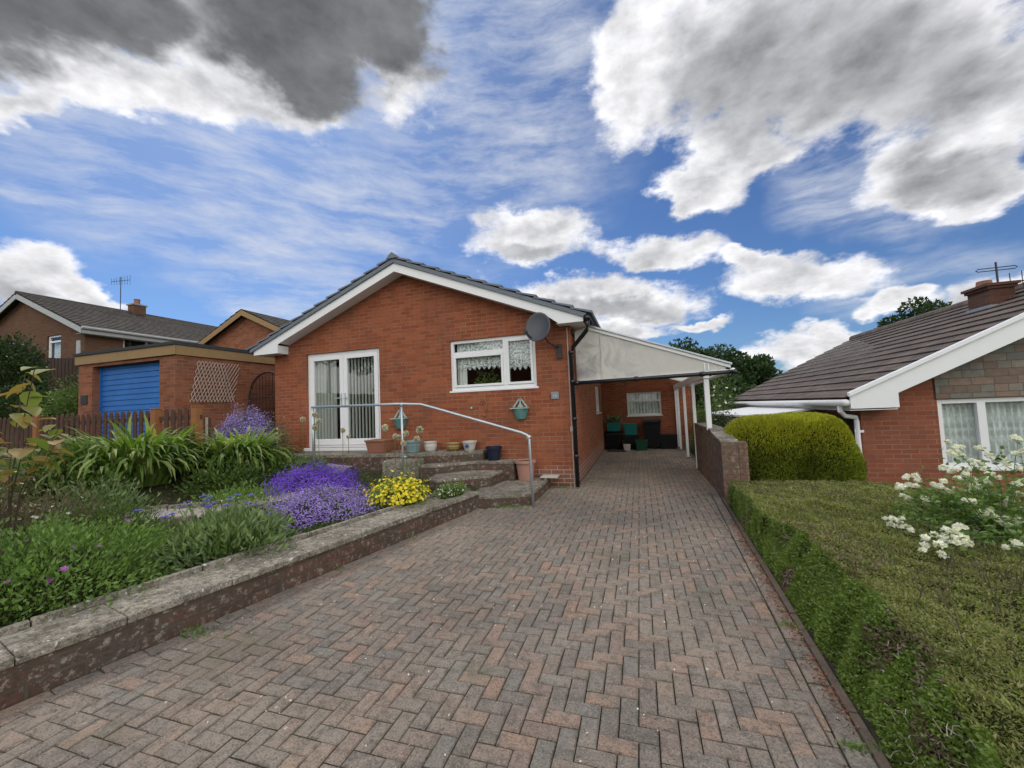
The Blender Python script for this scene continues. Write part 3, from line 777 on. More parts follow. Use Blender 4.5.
def framed(parent, name, x0, x1, z0, z1, y, bars=(), fw=.06, dep=.07, m=None, glass=True, axis='y', sill=True, flip=1):
    """window: frame with bars [(a0,b0,a1,b1)...], pane as sub-part.  axis 'y' faces -y, axis 'x' faces flip*x"""
    m = m or M_white
    def B(mb, a0, c0, a1, c1, d0, d1):
        if axis == 'y': mb.box(a0, y+d0, c0, a1, y+d1, c1)
        else:
            u = sorted((y-flip*d0, y-flip*d1)); mb.box(u[0], a0, c0, u[1], a1, c1)
    mb = MB()
    B(mb, x0, z0, x0+fw, z1, 0, dep); B(mb, x1-fw, z0, x1, z1, 0, dep)
    B(mb, x0+fw, z0, x1-fw, z0+fw, 0, dep); B(mb, x0+fw, z1-fw, x1-fw, z1, 0, dep)
    for a0, c0, a1, c1 in bars: B(mb, a0, c0, a1, c1, -.006, dep-.003)
    w_ = mb.build(name, m, parent, bevel=.004)
    if sill:
        mb = MB(); B(mb, x0-.03, z0-.035, x1+.03, z0-.002, -.05, .05); mb.build('sill', m, w_, bevel=.004)
    if glass:
        mb = MB(); B(mb, x0+fw*.6, z0+fw*.6, x1-fw*.6, z1-fw*.6, dep*.5, dep*.5+.006); mb.build('pane', M_glass, w_)
    return w_
def curtain(parent, name, a0, a1, z0, z1, d, m, waves=14, amp=.02, axis='y', zig=0, zign=8, n=120):
    mb = MB(); vs = []
    rows = 2
    for i in range(n+1):
        a = a0+(a1-a0)*i/n; dd = d+amp*math.sin(i/n*waves*2*math.pi)+amp*.4*math.sin(i/n*waves*4.7)
        zb = z0+(zig*abs(2*((i/n*zign) % 1)-1) if zig else 0)
        for z in (zb, z1): vs.append((a, dd, z) if axis == 'y' else (dd, a, z))
    mb.add(vs, [(2*i, 2*i+2, 2*i+3, 2*i+1) for i in range(n)])
    o = mb.build(name, m, parent, smooth=True)
    return o

# ------------------------------------------------------------------ main bungalow
X0, X1, Y0, Y1 = -7.97, -1.11, 7.18, 15.6
RX = -4.54; EZ = 2.90; AZ = 4.43; SL = (AZ-EZ)/(RX-(-8.2))
hb = thing('bungalow', (RX, 11, 0), 'orange brick bungalow with white gable boards and patio door at the end of the drive', 'bungalow')
def rl_(x): return AZ-SL*abs(x-RX)-.02
door = (-7.06, -5.15, .745, 2.83); win = (-3.51, -1.77, 1.79, 2.81)
mb = wall_open(MB(), X0, X1, -.1, rl_, Y0, Y0+.22, [door, win], extra=(RX,))
mb.build('front_wall', M_brick, hb)
mb = MB(); wall_open(mb, Y0+.222, Y1, -.1, lambda y: rl_(X1)-.01, X1-.22, X1, [(11.05, 12.3, 1.2, 1.95), (12.85, 13.55, .05, 2.08)], axis='x')
mb.build('side_wall', M_brick, hb)
MB().box(X0, Y0+.222, -.1, X0+.22, Y1, rl_(X0)).box(X0+.222, Y1-.2, -.1, X1-.222, Y1, rl_(X0)).build('rear_wall', M_brick, hb)
MB().box(X0+.23, Y0+.23, .66, X1-.23, Y1-.21, .70).box(X0+.23, Y0+3.2, .7, X1-.23, Y0+3.3, 3.0).box(-4.6, Y0+.23, .7, -4.5, Y0+3.19, 3.0).box(X0+.24, Y0+.24, 2.84, X1-.24, Y1-.22, 2.88).build('interior', M_room, hb)
# roof
mb = MB(); courses(mb, (-8.38, 2.985), (RX, 4.545), 12, 6.83, Y1+.2, th=.045); courses(mb, (-.72, 2.985), (RX, 4.545), 12, 6.83, Y1+.2, th=.045)
roof = mb.build('roof', M_slate, hb)
mb = MB()
for i in range(20):
    y = 6.81+i*.45; mb.prism([(RX-.13, 4.53), (RX-.075, 4.60), (RX, 4.655), (RX+.075, 4.60), (RX+.13, 4.53)], y, y+.44, 'y')
mb.build('ridge_tile', M_slate, roof)
MB().prism([(-8.33, 3.0), (RX, 4.535), (RX, 4.455), (-8.33, 2.925)], 6.845, 6.878, 'y').prism([(RX, 4.535), (-.77, 3.0), (-.77, 2.925), (RX, 4.455)], 6.845, 6.878, 'y').build('verge_strip', M_slate, roof)
# barge board (front face), soffit, box ends
zt = lambda x: 4.450-.4015*abs(x-RX)
def barge(y0, y1, w=.17):
    out = [(-8.25, zt(-8.25)), (RX, zt(RX)), (-.83, zt(-.83)), (-.83, 2.875), (-1.30, 2.875), (-1.42, 2.955)]
    inn = [(-1.5, zt(-1.5)-w), (RX, zt(RX)-w), (-7.40, zt(-7.40)-w), (-7.56, zt(-7.56)-w-.01), (-7.56, 2.87), (-8.25, 2.87)]
    mb = MB()
    mb.prism([(-8.25, zt(-8.25)), (RX, zt(RX)), (RX, zt(RX)-w), (-7.56, zt(-7.56)-w)], y0, y1, 'y')
    mb.prism([(-8.25, zt(-8.25)), (-7.56, zt(-7.56)-w), (-7.56, 2.87), (-8.25, 2.87)], y0, y1, 'y')
    mb.prism([(RX, zt(RX)), (-.83, zt(-.83)), (-1.49, zt(-1.49)-w), (RX, zt(RX)-w)], y0, y1, 'y')
    mb.prism([(-.83, zt(-.83)), (-.83, 2.875), (-1.25, 2.875), (-1.49, zt(-1.49)-w)], y0, y1, 'y')
    return mb
barge(6.88, 6.90).build('barge_board', M_white, hb)
mb = MB()
for s_, xa, xb in ((1, -7.54, RX), (-1, RX, -1.5)):
    mb.prism([(xa, zt(xa)-.16), (xb, zt(xb)-.16), (xb, zt(xb)-.14), (xa, zt(xa)-.14)], 6.902, Y0-.002, 'y')
mb.box(-8.24, 6.902, 2.872, -7.56, 7.17, 2.89); mb.box(-7.575, 6.902, 2.892, -7.56, 7.17, 3.05)
mb.box(-1.30, 6.902, 2.877, -.84, 7.17, 2.89)
mb.box(-8.24, 7.17, 2.872, X0-.002, Y1, 2.885); mb.box(X1+.002, 7.17, 2.872, -.84, Y1, 2.885)
mb.build('soffit', M_white, hb)
MB().box(-.84, 6.9, 2.875, -.82, Y1, 3.02).build('fascia_board', M_wood, hb); MB().box(-8.26, 6.9, 2.875, -8.242, Y1, 3.0).build('fascia_board', M_wood, hb)
# gutter + downpipe, black
mb = MB(); mb.tube([(-.765, 6.84, 2.93), (-.765, Y1, 2.93)], .055, 10); g1 = mb.build('gutter', M_blackp, hb, smooth=True)
dp = [(-.765, 6.92, 2.97), (-.765, 6.92, 2.80), (-.79, 6.95, 2.72), (-1.06, 7.06, 2.46), (-1.10, 7.10, 2.36), (-1.10, 7.10, .02)]
mb = MB().tube(dp, .036, 12)
for z in (2.95, 2.38, 1.86, 1.2, .55): mb.tube([((-.765 if z > 2.8 else -1.10), (6.92 if z > 2.8 else 7.10), z-.03), ((-.765 if z > 2.8 else -1.10), (6.92 if z > 2.8 else 7.10), z+.03)], .047, 12)
mb.build('downpipe', M_blackp, hb, smooth=True)
MB().tube([(-1.165, 7.16, -.02), (-1.165, 7.16, 2.85)], .012, 8).box(-1.19, 7.135, .98, -1.13, 7.178, 1.07).build('cable', M_trellis, hb)
# patio door
yF = Y0+.05
mb = MB(); fw = .065; dx0, dx1, dz0, dz1 = door; xm = (dx0+dx1)/2
mb.box(dx0, yF, dz0, dx0+fw, yF+.07, dz1).box(dx1-fw, yF, dz0, dx1, yF+.07, dz1).box(dx0+fw, yF, dz1-fw, dx1-fw, yF+.07, dz1).box(dx0+fw, yF, dz0, dx1-fw, yF+.07, dz0+.05)
pdoor = mb.build('patio_door', M_white, hb, bevel=.004)
for a, b in ((dx0+fw+.004, xm-.003), (xm+.003, dx1-fw-.004)):
    lw = .095; z0_, z1_ = dz0+.055, dz1-fw-.004
    mb = MB().box(a, yF-.012, z0_, a+lw, yF+.05, z1_).box(b-lw, yF-.012, z0_, b, yF+.05, z1_).box(a+lw, yF-.012, z0_, b-lw, yF+.05, z0_+.13).box(a+lw, yF-.012, z1_-lw, b-lw, yF+.05, z1_)
    mb.build('door_leaf', M_white, pdoor, bevel=.005)
    MB().box(a+lw-.02, yF+.018, z0_+.11, b-lw+.02, yF+.026, z1_-lw+.02).build('pane', M_glass, pdoor)
    mb = MB(); k = 0; xx = a+lw-.02
    while xx < b-lw:
        ang = R((103 if a > xm-.5 else 88)+random.uniform(-4, 4))
        if not (a < xm-.5 and xx > a+.62 and xx < a+.72): mb.box(xx-.042, yF+.09, z0_+.04, xx+.042, yF+.093, z1_-.06, rz=ang)
        xx += .085
    mb.build('vertical_blind', M_blind, pdoor)
for sx in (xm-.05, xm+.05):
    MB().box(sx-.018, yF-.022, 1.66, sx+.018, yF-.0125, 1.92).box(sx-.012, yF-.06, 1.80, sx+.012, yF-.022, 1.824).box(min(sx, sx+(.12 if sx > xm else -.12)), yF-.066, 1.802, max(sx, sx+(.12 if sx > xm else -.12)), yF-.046, 1.822).build('handle', M_galv, pdoor, bevel=.003)
MB().box(dx0-.05, Y0-.06, .684, dx1+.05, Y0+.1, .742).build('door_sill', M_white, hb, bevel=.005)
# front window
wx0, wx1, wz0, wz1 = win; wxm = wx0+1.13
w1 = framed(hb, 'front_window', wx0, wx1, wz0+.03, wz1, Y0+.04, bars=[(wxm-.035, wz0+.09, wxm+.035, wz1-.06), (wx0+.06, wz0+.72, wxm-.035, wz0+.79)])
mb = MB()
def sash(mb, a0, c0, a1, c1, y, w=.045):
    mb.box(a0, y, c0, a0+w, y+.04, c1).box(a1-w, y, c0, a1, y+.04, c1).box(a0+w, y, c0, a1-w, y+.04, c0+w).box(a0+w, y, c1-w, a1-w, y+.04, c1)
sash(mb, wx0+.062, wz0+.095, wxm-.037, wz0+.718, Y0+.022); sash(mb, wxm+.037, wz0+.095, wx1-.062, wz1-.062, Y0+.022)
mb.build('sash', M_white, w1, bevel=.004)
curtain(w1, 'net_curtain', wx0+.1, wxm, wz0+.42, wz1-.05, Y0+.13, M_lace, 12, .012, zig=.07, zign=10)
curtain(w1, 'net_curtain', wxm, wx1-.08, wz0+.36, wz1-.05, Y0+.13, M_lace, 6, .012, zig=.08, zign=5)
curtain(w1, 'side_curtain', wx0+.08, wx0+.28, wz0+.05, wz0+.75, Y0+.17, M_blind, 3, .015)
P_, D_ = dome_pts((wx0+.62, Y0+.36, wz0+.04), .22, .09, .33, 260, 0, .25)
V_, F_ = leaves(P_, unit(D_+rng.normal(0, .5, D_.shape)), .08, .035); npmesh('houseplant', V_, F_, L_mint, w1)
# side wall door and window (inside the carport)
framed(hb, 'side_window', 11.05, 12.3, 1.2, 1.95, X1-.04, axis='x', bars=[(11.65, 1.26, 11.71, 1.89)], fw=.05)
sdoor = MB().box(X1-.10, 12.86, .05, X1-.05, 13.54, 2.07).build('side_door', M_wood, hb, bevel=.004)
MB().box(X1-.05, 12.95, 1.0, X1-.01, 13.0, 1.06).build('handle', M_galv, sdoor)
cz_ = lambda x: 2.80-(x+.78)*.3767+.02
# carport end wall with window (rear wing of the bungalow)
mb = wall_open(MB(), X1+.002, 1.55, -.1, lambda x: cz_(x), 13.6, 13.8, [(-.37, .67, .99, 1.76)])
mb.box(1.35, 13.802, -.1, 1.55, 15.6, 1.9)
mb.build('rear_wing_wall', M_brick, hb)
MB().prism([(X1+.002, cz_(X1)+.04), (1.65, cz_(1.65)+.04), (1.65, cz_(1.65)+.10), (X1+.002, cz_(X1)+.10)], 13.62, 15.8, 'y').build('rear_wing_roof', M_felt, hb)
w2 = framed(hb, 'rear_window', -.37, .67, 1.02, 1.76, 13.63, bars=[(-.31, 1.46, .61, 1.52)], fw=.055, m=M_whiteold)
curtain(w2, 'net_curtain', -.33, .63, 1.05, 1.72, 13.75, M_net, 10, .02)

# ------------------------------------------------------------------ carport
cp = thing('carport', (.2, 10, 0), 'white lean-to carport with milky sheet roof on slim white posts beside the bungalow', 'carport')
cz = lambda x: 2.80-(x+.78)*.3767
PXc = 1.10; ys = [7.46, 9.26, 11.06, 12.86, 13.5]
for i, y in enumerate(ys):
    zb = .93 if i == 0 else (.02 if i < 4 else .02)
    pw_ = .04 if i == 0 else .032
    MB().box(PXc-pw_, y-pw_, zb, PXc+pw_, y+pw_, 1.80).build('post', M_white, cp, bevel=.006)
MB().box(PXc-.045, 7.40, 1.80, PXc+.045, 13.59, 1.93).build('eaves_beam', M_white, cp, bevel=.005)
MB().box(-1.105, 7.25, 2.74, -1.07, 13.59, 2.82).build('wall_plate', M_wood, cp)
mb = MB().prism([(-1.0, cz(-1.0)+.03), (1.45, cz(1.45)+.03), (1.45, cz(1.45)+.042), (-1.0, cz(-1.0)+.042)], 7.42, 13.59, 'y')
cpr = mb.build('roof_sheet', M_poly, cp, udir=lambda x, y, z: (x, y))
y = 7.42+2.0
while y < 13.5:
    MB().prism([(-1.05, cz(-1.05)-.01), (PXc+.3, cz(PXc+.3)-.01), (PXc+.3, cz(PXc+.3)+.027), (-1.05, cz(-1.05)+.027)], y-.015, y+.015, 'y').build('rafter', M_white, cp); y += 2.0

MB().prism([(-.80, cz(-.80)-.005), (1.47, cz(1.47)-.005), (1.47, cz(1.47)+.055), (-.80, cz(-.80)+.055)], 7.36, 7.415, 'y').build('front_fascia', M_white, cp, bevel=.004)
MB().prism([(-1.06, 1.885), (PXc+.3, 1.93), (PXc+.3, cz(PXc+.3)-.008), (-.79, cz(-.79)-.008), (-.87, 2.86), (-1.06, 2.80)], 7.385, 7.393, 'y').build('gable_sheet', M_poly2, cp)
MB().prism([(-1.06, 1.86), (PXc+.32, 1.905), (PXc+.32, 1.928), (-1.06, 1.883)], 7.37, 7.41, 'y').build('bottom_rail', M_white, cp)
MB().prism([(-.62, 1.89), (-.60, 1.89), (-.60, 2.70), (-.62, 2.70)], 7.376, 7.384, 'y').build('joint_bar', M_poly, cp)
MB().prism([(-.82, cz(-.82)+.058), (1.49, cz(1.49)+.058), (1.49, cz(1.49)+.085), (-.82, cz(-.82)+.085)], 7.33, 7.50, 'y').build('capping', M_galv, cp)
for xa in (PXc-.03, PXc+.03): MB().box(xa, 7.37, 1.932, xa+.02, 7.40, 2.05).build('bracket', M_white, cp)
MB().tube([(1.50, 7.36, 1.91), (1.50, 13.6, 1.88)], .04, 8).build('carport_gutter', M_white, cp, smooth=True)
mb = MB().tube([(-1.10, 7.10, 1.83), (.1, 7.10, 1.845), (1.48, 7.10, 1.865)], .034, 14)
for x in (-1.02, -.02, 1.0, 1.47): mb.tube([(x-.03, 7.10, 1.845+x*.013), (x+.03, 7.10, 1.845+x*.013)], .043, 14)
mb.tube([(1.0, 7.10, 1.86), (1.0, 7.34, 1.88)], .012, 6)
tag(mb.build('rain_pipe', M_blackp, origin=(0, 7.1, 1.84), smooth=True), 'black rainwater pipe running across the carport front', 'pipe')

# brick pier wall by the carport
bw = thing('side_wall', (1.2, 7, 0), 'weathered brown brick boundary wall stepping down beside the first carport post', 'wall')
prof = [(6.42, -.1), (6.42, .82), (6.62, .83), (6.95, .86), (7.28, .92), (7.6, .94), (9.22, .93), (9.22, -.1)]
MB().prism(prof, 1.085, 1.30, 'x').build('brickwork', M_brick_side, bw)
MB().box(1.305, 6.425, -.1, 1.42, 6.65, .82).build('pier', M_brick_side, bw)
mb = MB()
for (a, za), (b, zb) in zip(prof[1:6], prof[2:7]): mb.prism([(a-.002, za+.003), (b-.004, zb+.003), (b-.004, zb+.035), (a-.002, za+.035)], 1.075, 1.31, 'x')
mb.build('coping', M_conc, bw)

# ------------------------------------------------------------------ bins and boxes at the carport end
def wheelie(name, x, y, m, label, group, h=.86):
    t = thing(name, (x, y, 0), label, 'bin', group)
    mb = MB(); a, b = .2, .25
    vs = [(x-a, y-a, .06), (x+a, y-a, .06), (x+a, y+a, .06), (x-a, y+a, .06), (x-b, y-b-.02, h-.06), (x+b, y-b-.02, h-.06), (x+b, y+b, h-.06), (x-b, y+b, h-.06)]
    mb.add(vs, [(3,2,1,0),(4,5,6,7),(0,1,5,4),(1,2,6,5),(2,3,7,6),(3,0,4,7)])
    mb.build('body', m, t, bevel=.015)
    MB().prism([(y-b-.05, h-.055), (y+b+.03, h-.055), (y+b+.03, h+.02), (y, h+.05), (y-b-.05, h)], x-b-.02, x+b+.02, 'x').build('lid', m, t, bevel=.01)
    for s_ in (-1, 1): MB().tube([(x+s_*.17, y+.2, .1), (x+s_*.21, y+.2, .1)], .09, 14).build('wheel', M_blackp, t)
    return t
wheelie('wheelie_bin', .33, 13.2, M_blackbin, 'black wheelie bin under the right half of the carport window', 'bins against the carport end wall')
wheelie('wheelie_bin', -.82, 13.1, M_blackbin, 'black bin at the left end with a teal box standing on its lid', 'bins against the carport end wall', h=.52)
def crate(x, y, z, w, d, h, m, label, cat='box', nm='storage_box'):
    t = thing(nm, (x, y, z), label, cat)
    mb = MB(); vs = [(x-w*.44, y-d*.44, z), (x+w*.44, y-d*.44, z), (x+w*.44, y+d*.44, z), (x-w*.44, y+d*.44, z), (x-w*.5, y-d*.5, z+h), (x+w*.5, y-d*.5, z+h), (x+w*.5, y+d*.5, z+h), (x-w*.5, y+d*.5, z+h)]
    mb.add(vs, [(3,2,1,0),(0,1,5,4),(1,2,6,5),(2,3,7,6),(3,0,4,7),(4,5,6,7)]); mb.build('tub', m, t, bevel=.01)
    MB().box(x-w*.52, y-d*.52, z+h-.03, x+w*.52, y+d*.52, z+h+.012).build('rim', m, t, bevel=.006)
    return t
crate(-.80, 13.08, .575, .42, .36, .26, M_teal_box, 'teal recycling box standing on the leftmost bin')
crate(-.30, 13.15, .44, .40, .36, .34, M_teal_box, 'dark teal box beside the topmost teal box, on a low black crate', )
crate(-.30, 13.15, 0, .46, .42, .41, M_blackbin, 'low black crate carrying the dark teal box')
crate(.0, 12.75, 0, .34, .30, .30, M_greenbin, 'dark green box with a white mark on the paving between bins')
crate(-.42, 12.7, 0, .20, .18, .18, M_cream, 'small off white tub on the paving in front of the black crate', 'tub', 'plastic_tub')
crate(.78, 13.2, 0, .5, .4, .42, M_blackbin, 'low black storage box at the right end of the carport wall')
P_, D_ = dome_pts((-.78, 13.08, .86), .2, .16, .14, 160, 0, .2); V_, F_ = leaves(P_, unit(D_+rng.normal(0, .6, D_.shape)), .09, .06)
tag(npmesh('garden_cuttings', V_, F_, L_grey, origin=(-.78, 13.08, .86)), 'grey green cuttings heaped on the teal box', 'cuttings')
tag(MB().box(-1.0, 12.35, .004, -.45, 12.7, .02).build('door_mat', M_felt, origin=(-.7, 12.5, 0)), 'dark doormat lying on the paving by the bins', 'mat')

# ------------------------------------------------------------------ wall-hung things on the gable
dsh = thing('satellite_dish', (-1.5, 7.0, 2.75), 'dark grey satellite dish bracketed to the brick above the front window', 'satellite dish')
dc = Vector((-1.60, 6.80, 2.82)); dn = Vector((-.10, -.97, .22)).normalized()
a_ = dn.cross(Vector((0, 0, 1))).normalized(); b_ = a_.cross(dn)
mb = MB(); vs = []; nr = 8; ns = 32
for i in range(nr+1):
    r_ = i/nr
    for j in range(ns):
        t = 2*math.pi*j/ns; vs.append(dc+a_*(.23*r_*math.cos(t))+b_*(.27*r_*math.sin(t))+dn*(.06*r_*r_))
for i in range(nr+1):
    r_ = i/nr
    for j in range(ns):
        t = 2*math.pi*j/ns; vs.append(dc-dn*.012+a_*(.232*r_*math.cos(t))+b_*(.272*r_*math.sin(t))+dn*(.06*r_*r_))
o2 = (nr+1)*ns
fs = [(i*ns+j, (i+1)*ns+j, (i+1)*ns+(j+1) % ns, i*ns+(j+1) % ns) for i in range(nr) for j in range(ns)]
fs += [tuple(o2+q for q in f[::-1]) for f in fs]
fs += [(nr*ns+j, o2+nr*ns+j, o2+nr*ns+(j+1) % ns, nr*ns+(j+1) % ns) for j in range(ns)]
mb.add(vs, fs).build('reflector', M_dish, dsh, smooth=True)
MB().tube([dc-dn*.02, dc-dn*.08, (-1.5, 7.02, 2.60), (-1.38, 7.12, 2.52), (-1.32, 7.17, 2.50)], .018, 8).build('bracket_arm', M_pole, dsh, smooth=True)
MB().box(-1.37, 7.15, 2.30, -1.27, 7.178, 2.56).build('wall_plate', M_pole, dsh)
lnb = dc+dn*.20+a_*.17-b_*.13
MB().tube([dc-b_*.20+a_*.1+dn*.03, lnb], .012, 6).build('feed_arm', M_pole, dsh); MB().tube([lnb, lnb-dn*.08+b_*.03], .026, 10).build('receiver', M_dish, dsh)
def planter(x, z, label, grp):
    t = thing('wall_planter', (x, 7.17, z), label, 'planter', grp)
    mb = MB(); vs = []; n = 12
    prof = [(.15, .0), (.14, -.04), (.115, -.12), (.09, -.19)]
    for r_, dz in prof:
        for j in range(n+1):
            a = math.pi+math.pi*j/n; vs.append((x+r_*math.cos(a), 7.165+r_*.85*math.sin(a), z+dz))
    m_ = n+1; fs = [(i*m_+j, (i+1)*m_+j, (i+1)*m_+j+1, i*m_+j+1) for i in range(3) for j in range(n)]
    fs += [tuple(3*m_+j for j in range(m_))[::-1], tuple(range(m_))]
    mb.add(vs, [f[::-1] for f in fs]).build('basket', M_green, t)
    MB().box(x-.17, 7.03, z, x+.17, 7.17, z+.022).build('rim', M_greenlt, t, bevel=.004)
    mb = MB()
    mb.prism([(x-.15, z+.03), (x-.11, z+.03), (x-.02, z+.16), (x, z+.21), (x-.04, z+.17)], 7.145, 7.172, 'y').prism([(x+.15, z+.03), (x+.11, z+.03), (x+.02, z+.16), (x, z+.21), (x+.04, z+.17)], 7.145, 7.172, 'y')
    mb.box(x-.012, 7.15, z+.025, x+.012, 7.17, z+.17).prism([(x-.06, z+.03), (x, z+.12), (x+.06, z+.03), (x+.03, z+.03), (x, z+.075), (x-.03, z+.03)][:3], 7.155, 7.168, 'y')
    mb.build('backplate', M_greenlt, t)
planter(-2.10, 1.42, 'half round green wall planter under the front window, by the corner', 'green wall planters')
planter(-4.66, 1.31, 'half round green wall planter beside the patio door, behind the handrail post', 'green wall planters')
t = thing('number_plaque', (-1.44, 7.17, 1.62), 'small slate house number plaque with pale numerals near the brick corner', 'house number')
MB().box(-1.51, 7.16, 1.57, -1.37, 7.178, 1.70).build('plate', M_lead, t, bevel=.004)
cu = bpy.data.curves.new('numerals', 'FONT'); cu.body = '16'; cu.size = .085; cu.extrude = .002; cu.align_x = 'CENTER'
tob = bpy.data.objects.new('tmp', cu); COL.objects.link(tob); dg = bpy.context.evaluated_depsgraph_get()
me = bpy.data.meshes.new_from_object(tob.evaluated_get(dg)); bpy.data.objects.remove(tob)
me.transform(Matrix.Rotation(R(90), 4, 'X')); me.transform(Matrix.Translation((0, -.0125, -.02))); me.materials.clear(); me.materials.append(M_cream)
o = link('numerals', me, t)
# small ornament + tap on the wall
o = MB().tube([(-2.87, 7.15, 1.52), (-2.85, 7.13, 1.60), (-2.80, 7.13, 1.62), (-2.76, 7.14, 1.56), (-2.78, 7.15, 1.42), (-2.83, 7.14, 1.36)], .012, 8).lathe([(.02, 0), (.03, .02), (.012, .05)], (-2.82, 7.14, 1.30), 10)
tag(o.build('wall_ornament', M_terra, origin=(-2.82, 7.15, 1.4)), 'small terracotta loop ornament hung on the brick below the window', 'ornament')
tag(MB().lathe([(.012, 0), (.02, .01), (.02, .03), (.008, .045)], (-3.08, 7.15, 1.45), 10).build('wall_light', M_cream, origin=(-3.08, 7.15, 1.45)), 'tiny cream wall knob left of the terracotta ornament', 'wall knob')

# ------------------------------------------------------------------ handrail
hr = thing('handrail', (-3, 5.7, 0), 'galvanised steel handrail climbing beside the garden steps', 'handrail')
rail = [(-5.42, 5.62, 1.60), (-3.62, 5.60, 1.58), (-3.28, 5.62, 1.56), (-3.15, 5.64, 1.52), (-1.68, 5.74, 1.07), (-1.60, 5.75, 1.03), (-1.575, 5.75, .97), (-1.555, 5.75, .0)]
MB().tube(rail, .021, 12).build('rail', M_galv, hr, smooth=True)
for x, y, zb, zt_ in ((-5.40, 5.62, .5, 1.60), (-3.62, 5.60, .3, 1.57)):
    MB().tube([(x, y, zb), (x, y, zt_)], .019, 12).build('post', M_galv, hr, smooth=True)
for p_, q_, r_ in (((-3.62, 5.6, 1.545), (-3.62, 5.6, 1.60), .028), ((-1.6, 5.75, .965), (-1.56, 5.75, 1.03), .026), ((-3.66, 5.60, .74), (-3.54, 5.59, .74), .012)): MB().tube([p_, q_], r_, 12).build('collar', M_galv, hr, smooth=True)

# ------------------------------------------------------------------ pots
def pot(nm, x, y, z, prof, m, label, cat='pot', n=24, soil=True):
    t = thing(nm, (x, y, z), label, cat, None)
    MB().lathe(prof+[(prof[-1][0]-.012, prof[-1][1]), (prof[-1][0]-.016, prof[-1][1]-.03)], (x, y, z), n).build('pot_body', m, t, smooth=False)
    if soil: MB().lathe([(prof[-1][0]-.02, prof[-1][1]-.031), (prof[-1][0]-.03, prof[-1][1]-.025)], (x, y, z), n).build('soil', M_soil, t)
    return t
pot('flower_pot', -2.60, 7.0, .50, [(.105, 0), (.11, .02), (.135, .20), (.15, .205), (.152, .245), (.145, .25)], M_blueglaze, 'dark navy plastic pot on the step below the window')
pot('flower_pot', -1.98, 6.90, .165, [(.125, 0), (.13, .02), (.165, .30), (.195, .305), (.195, .345), (.19, .35)], M_terra2, 'tall pinkish terracotta pot on the lowest step behind the handrail post')
pot('flower_pot', -4.12, 6.72, .68, [(.10, 0), (.115, .02), (.12, .06), (.128, .065), (.14, .12), (.148, .125), (.155, .19), (.175, .20), (.175, .225)], M_teal, 'ribbed blue grey pot behind the handrail post')
tb = thing('trough_planter', (-4.85, 6.72, .68), 'square brown terracotta trough in front of the patio door', 'planter')
mb = MB(); x, y, z = -4.85, 6.72, .695
mb.add([(x-.17, y-.14, z), (x+.17, y-.14, z), (x+.17, y+.14, z), (x-.17, y+.14, z), (x-.21, y-.17, z+.21), (x+.21, y-.17, z+.21), (x+.21, y+.17, z+.21), (x-.21, y+.17, z+.21)], [(3,2,1,0),(4,5,6,7),(0,1,5,4),(1,2,6,5),(2,3,7,6),(3,0,4,7)]).build('tub', M_terra, tb, bevel=.01)
MB().box(x-.225, y-.185, z+.212, x+.225, y+.185, z+.245).build('rim', M_terra, tb, bevel=.008)
MB().box(x-.21, y-.17, .681, x+.21, y+.17, .694).build('saucer', M_terra, tb, bevel=.004)
pot('flower_pot', -3.86, 6.92, .68, [(.09, 0), (.11, .03), (.125, .10), (.12, .16), (.135, .17), (.135, .185)], M_cream, 'cream glazed pot between the blue grey pot and the ochre bowl')
pot('glazed_bowl', -3.40, 6.98, .68, [(.07, 0), (.12, .04), (.14, .09), (.12, .12), (.15, .135), (.15, .15)], M_ochre, 'squat ochre and black glazed bowl on the platform', 'bowl')
sp = pot('flower_pot', -3.08, 7.0, .68, [(.085, 0), (.095, .02), (.125, .14), (.14, .15), (.14, .175)], M_cream, 'white pot painted with a blue star on the platform')
mb = MB(); vs = []
for k in range(16):
    a = 2*math.pi*k/16; r_ = .055 if k % 2 == 0 else .025; vs.append((-3.08+r_*math.cos(a), 6.878-.0*abs(r_), .77+r_*math.sin(a)*.9))
mb.add(vs+[(v[0], v[1]-.006, v[2]) for v in vs], [tuple(range(16)), tuple(range(16, 32))[::-1]]).build('star_motif', M_star, sp)
tag(MB().box(-1.72, 6.9, .20, -1.42, 7.12, .225).box(-1.66, 6.95, .165, -1.62, 7.08, .199).build('paving_slab', M_cream, origin=(-1.57, 7.0, .17), bevel=.003), 'pale flat slab propped beside the tall terracotta pot', 'slab')

# ------------------------------------------------------------------ garage on the left
ga = thing('garage', (-11, 8, hz(-11, 7)), 'flat roofed brick garage with a blue slatted door behind the picket fence', 'garage')
GX0, GX1, GY0, GY1, GZ0, GZ1 = -12.55, -9.3, 5.94, 9.6, .5, 2.87
wall_open(MB(), GX0, GX1, GZ0, lambda x: GZ1, GY0, GY0+.22, [(-12.05, -9.79, .5, 2.80)]).build('front_wall', M_brick_far, ga)
MB().box(GX1-.22, GY0+.222, GZ0, GX1, GY1, GZ1).box(GX0, GY0+.222, GZ0, GX0+.22, GY1, GZ1).box(GX0+.222, GY1-.2, GZ0, GX1-.222, GY1, GZ1).build('side_wall', M_brick_far, ga)
MB().box(GX0-.06, GY0-.05, 2.873, GX1+.035, GY0-.02, 3.08).box(GX1+.01, GY0-.018, 2.873, GX1+.04, GY1, 3.08).build('fascia_board', M_tan, ga, bevel=.004)
MB().box(GX0-.08, GY0-.08, 3.083, GX1+.06, GY1+.05, 3.14).box(GX0, GY0, 3.145, GX1, GY1, 3.17).build('flat_roof', M_felt, ga)
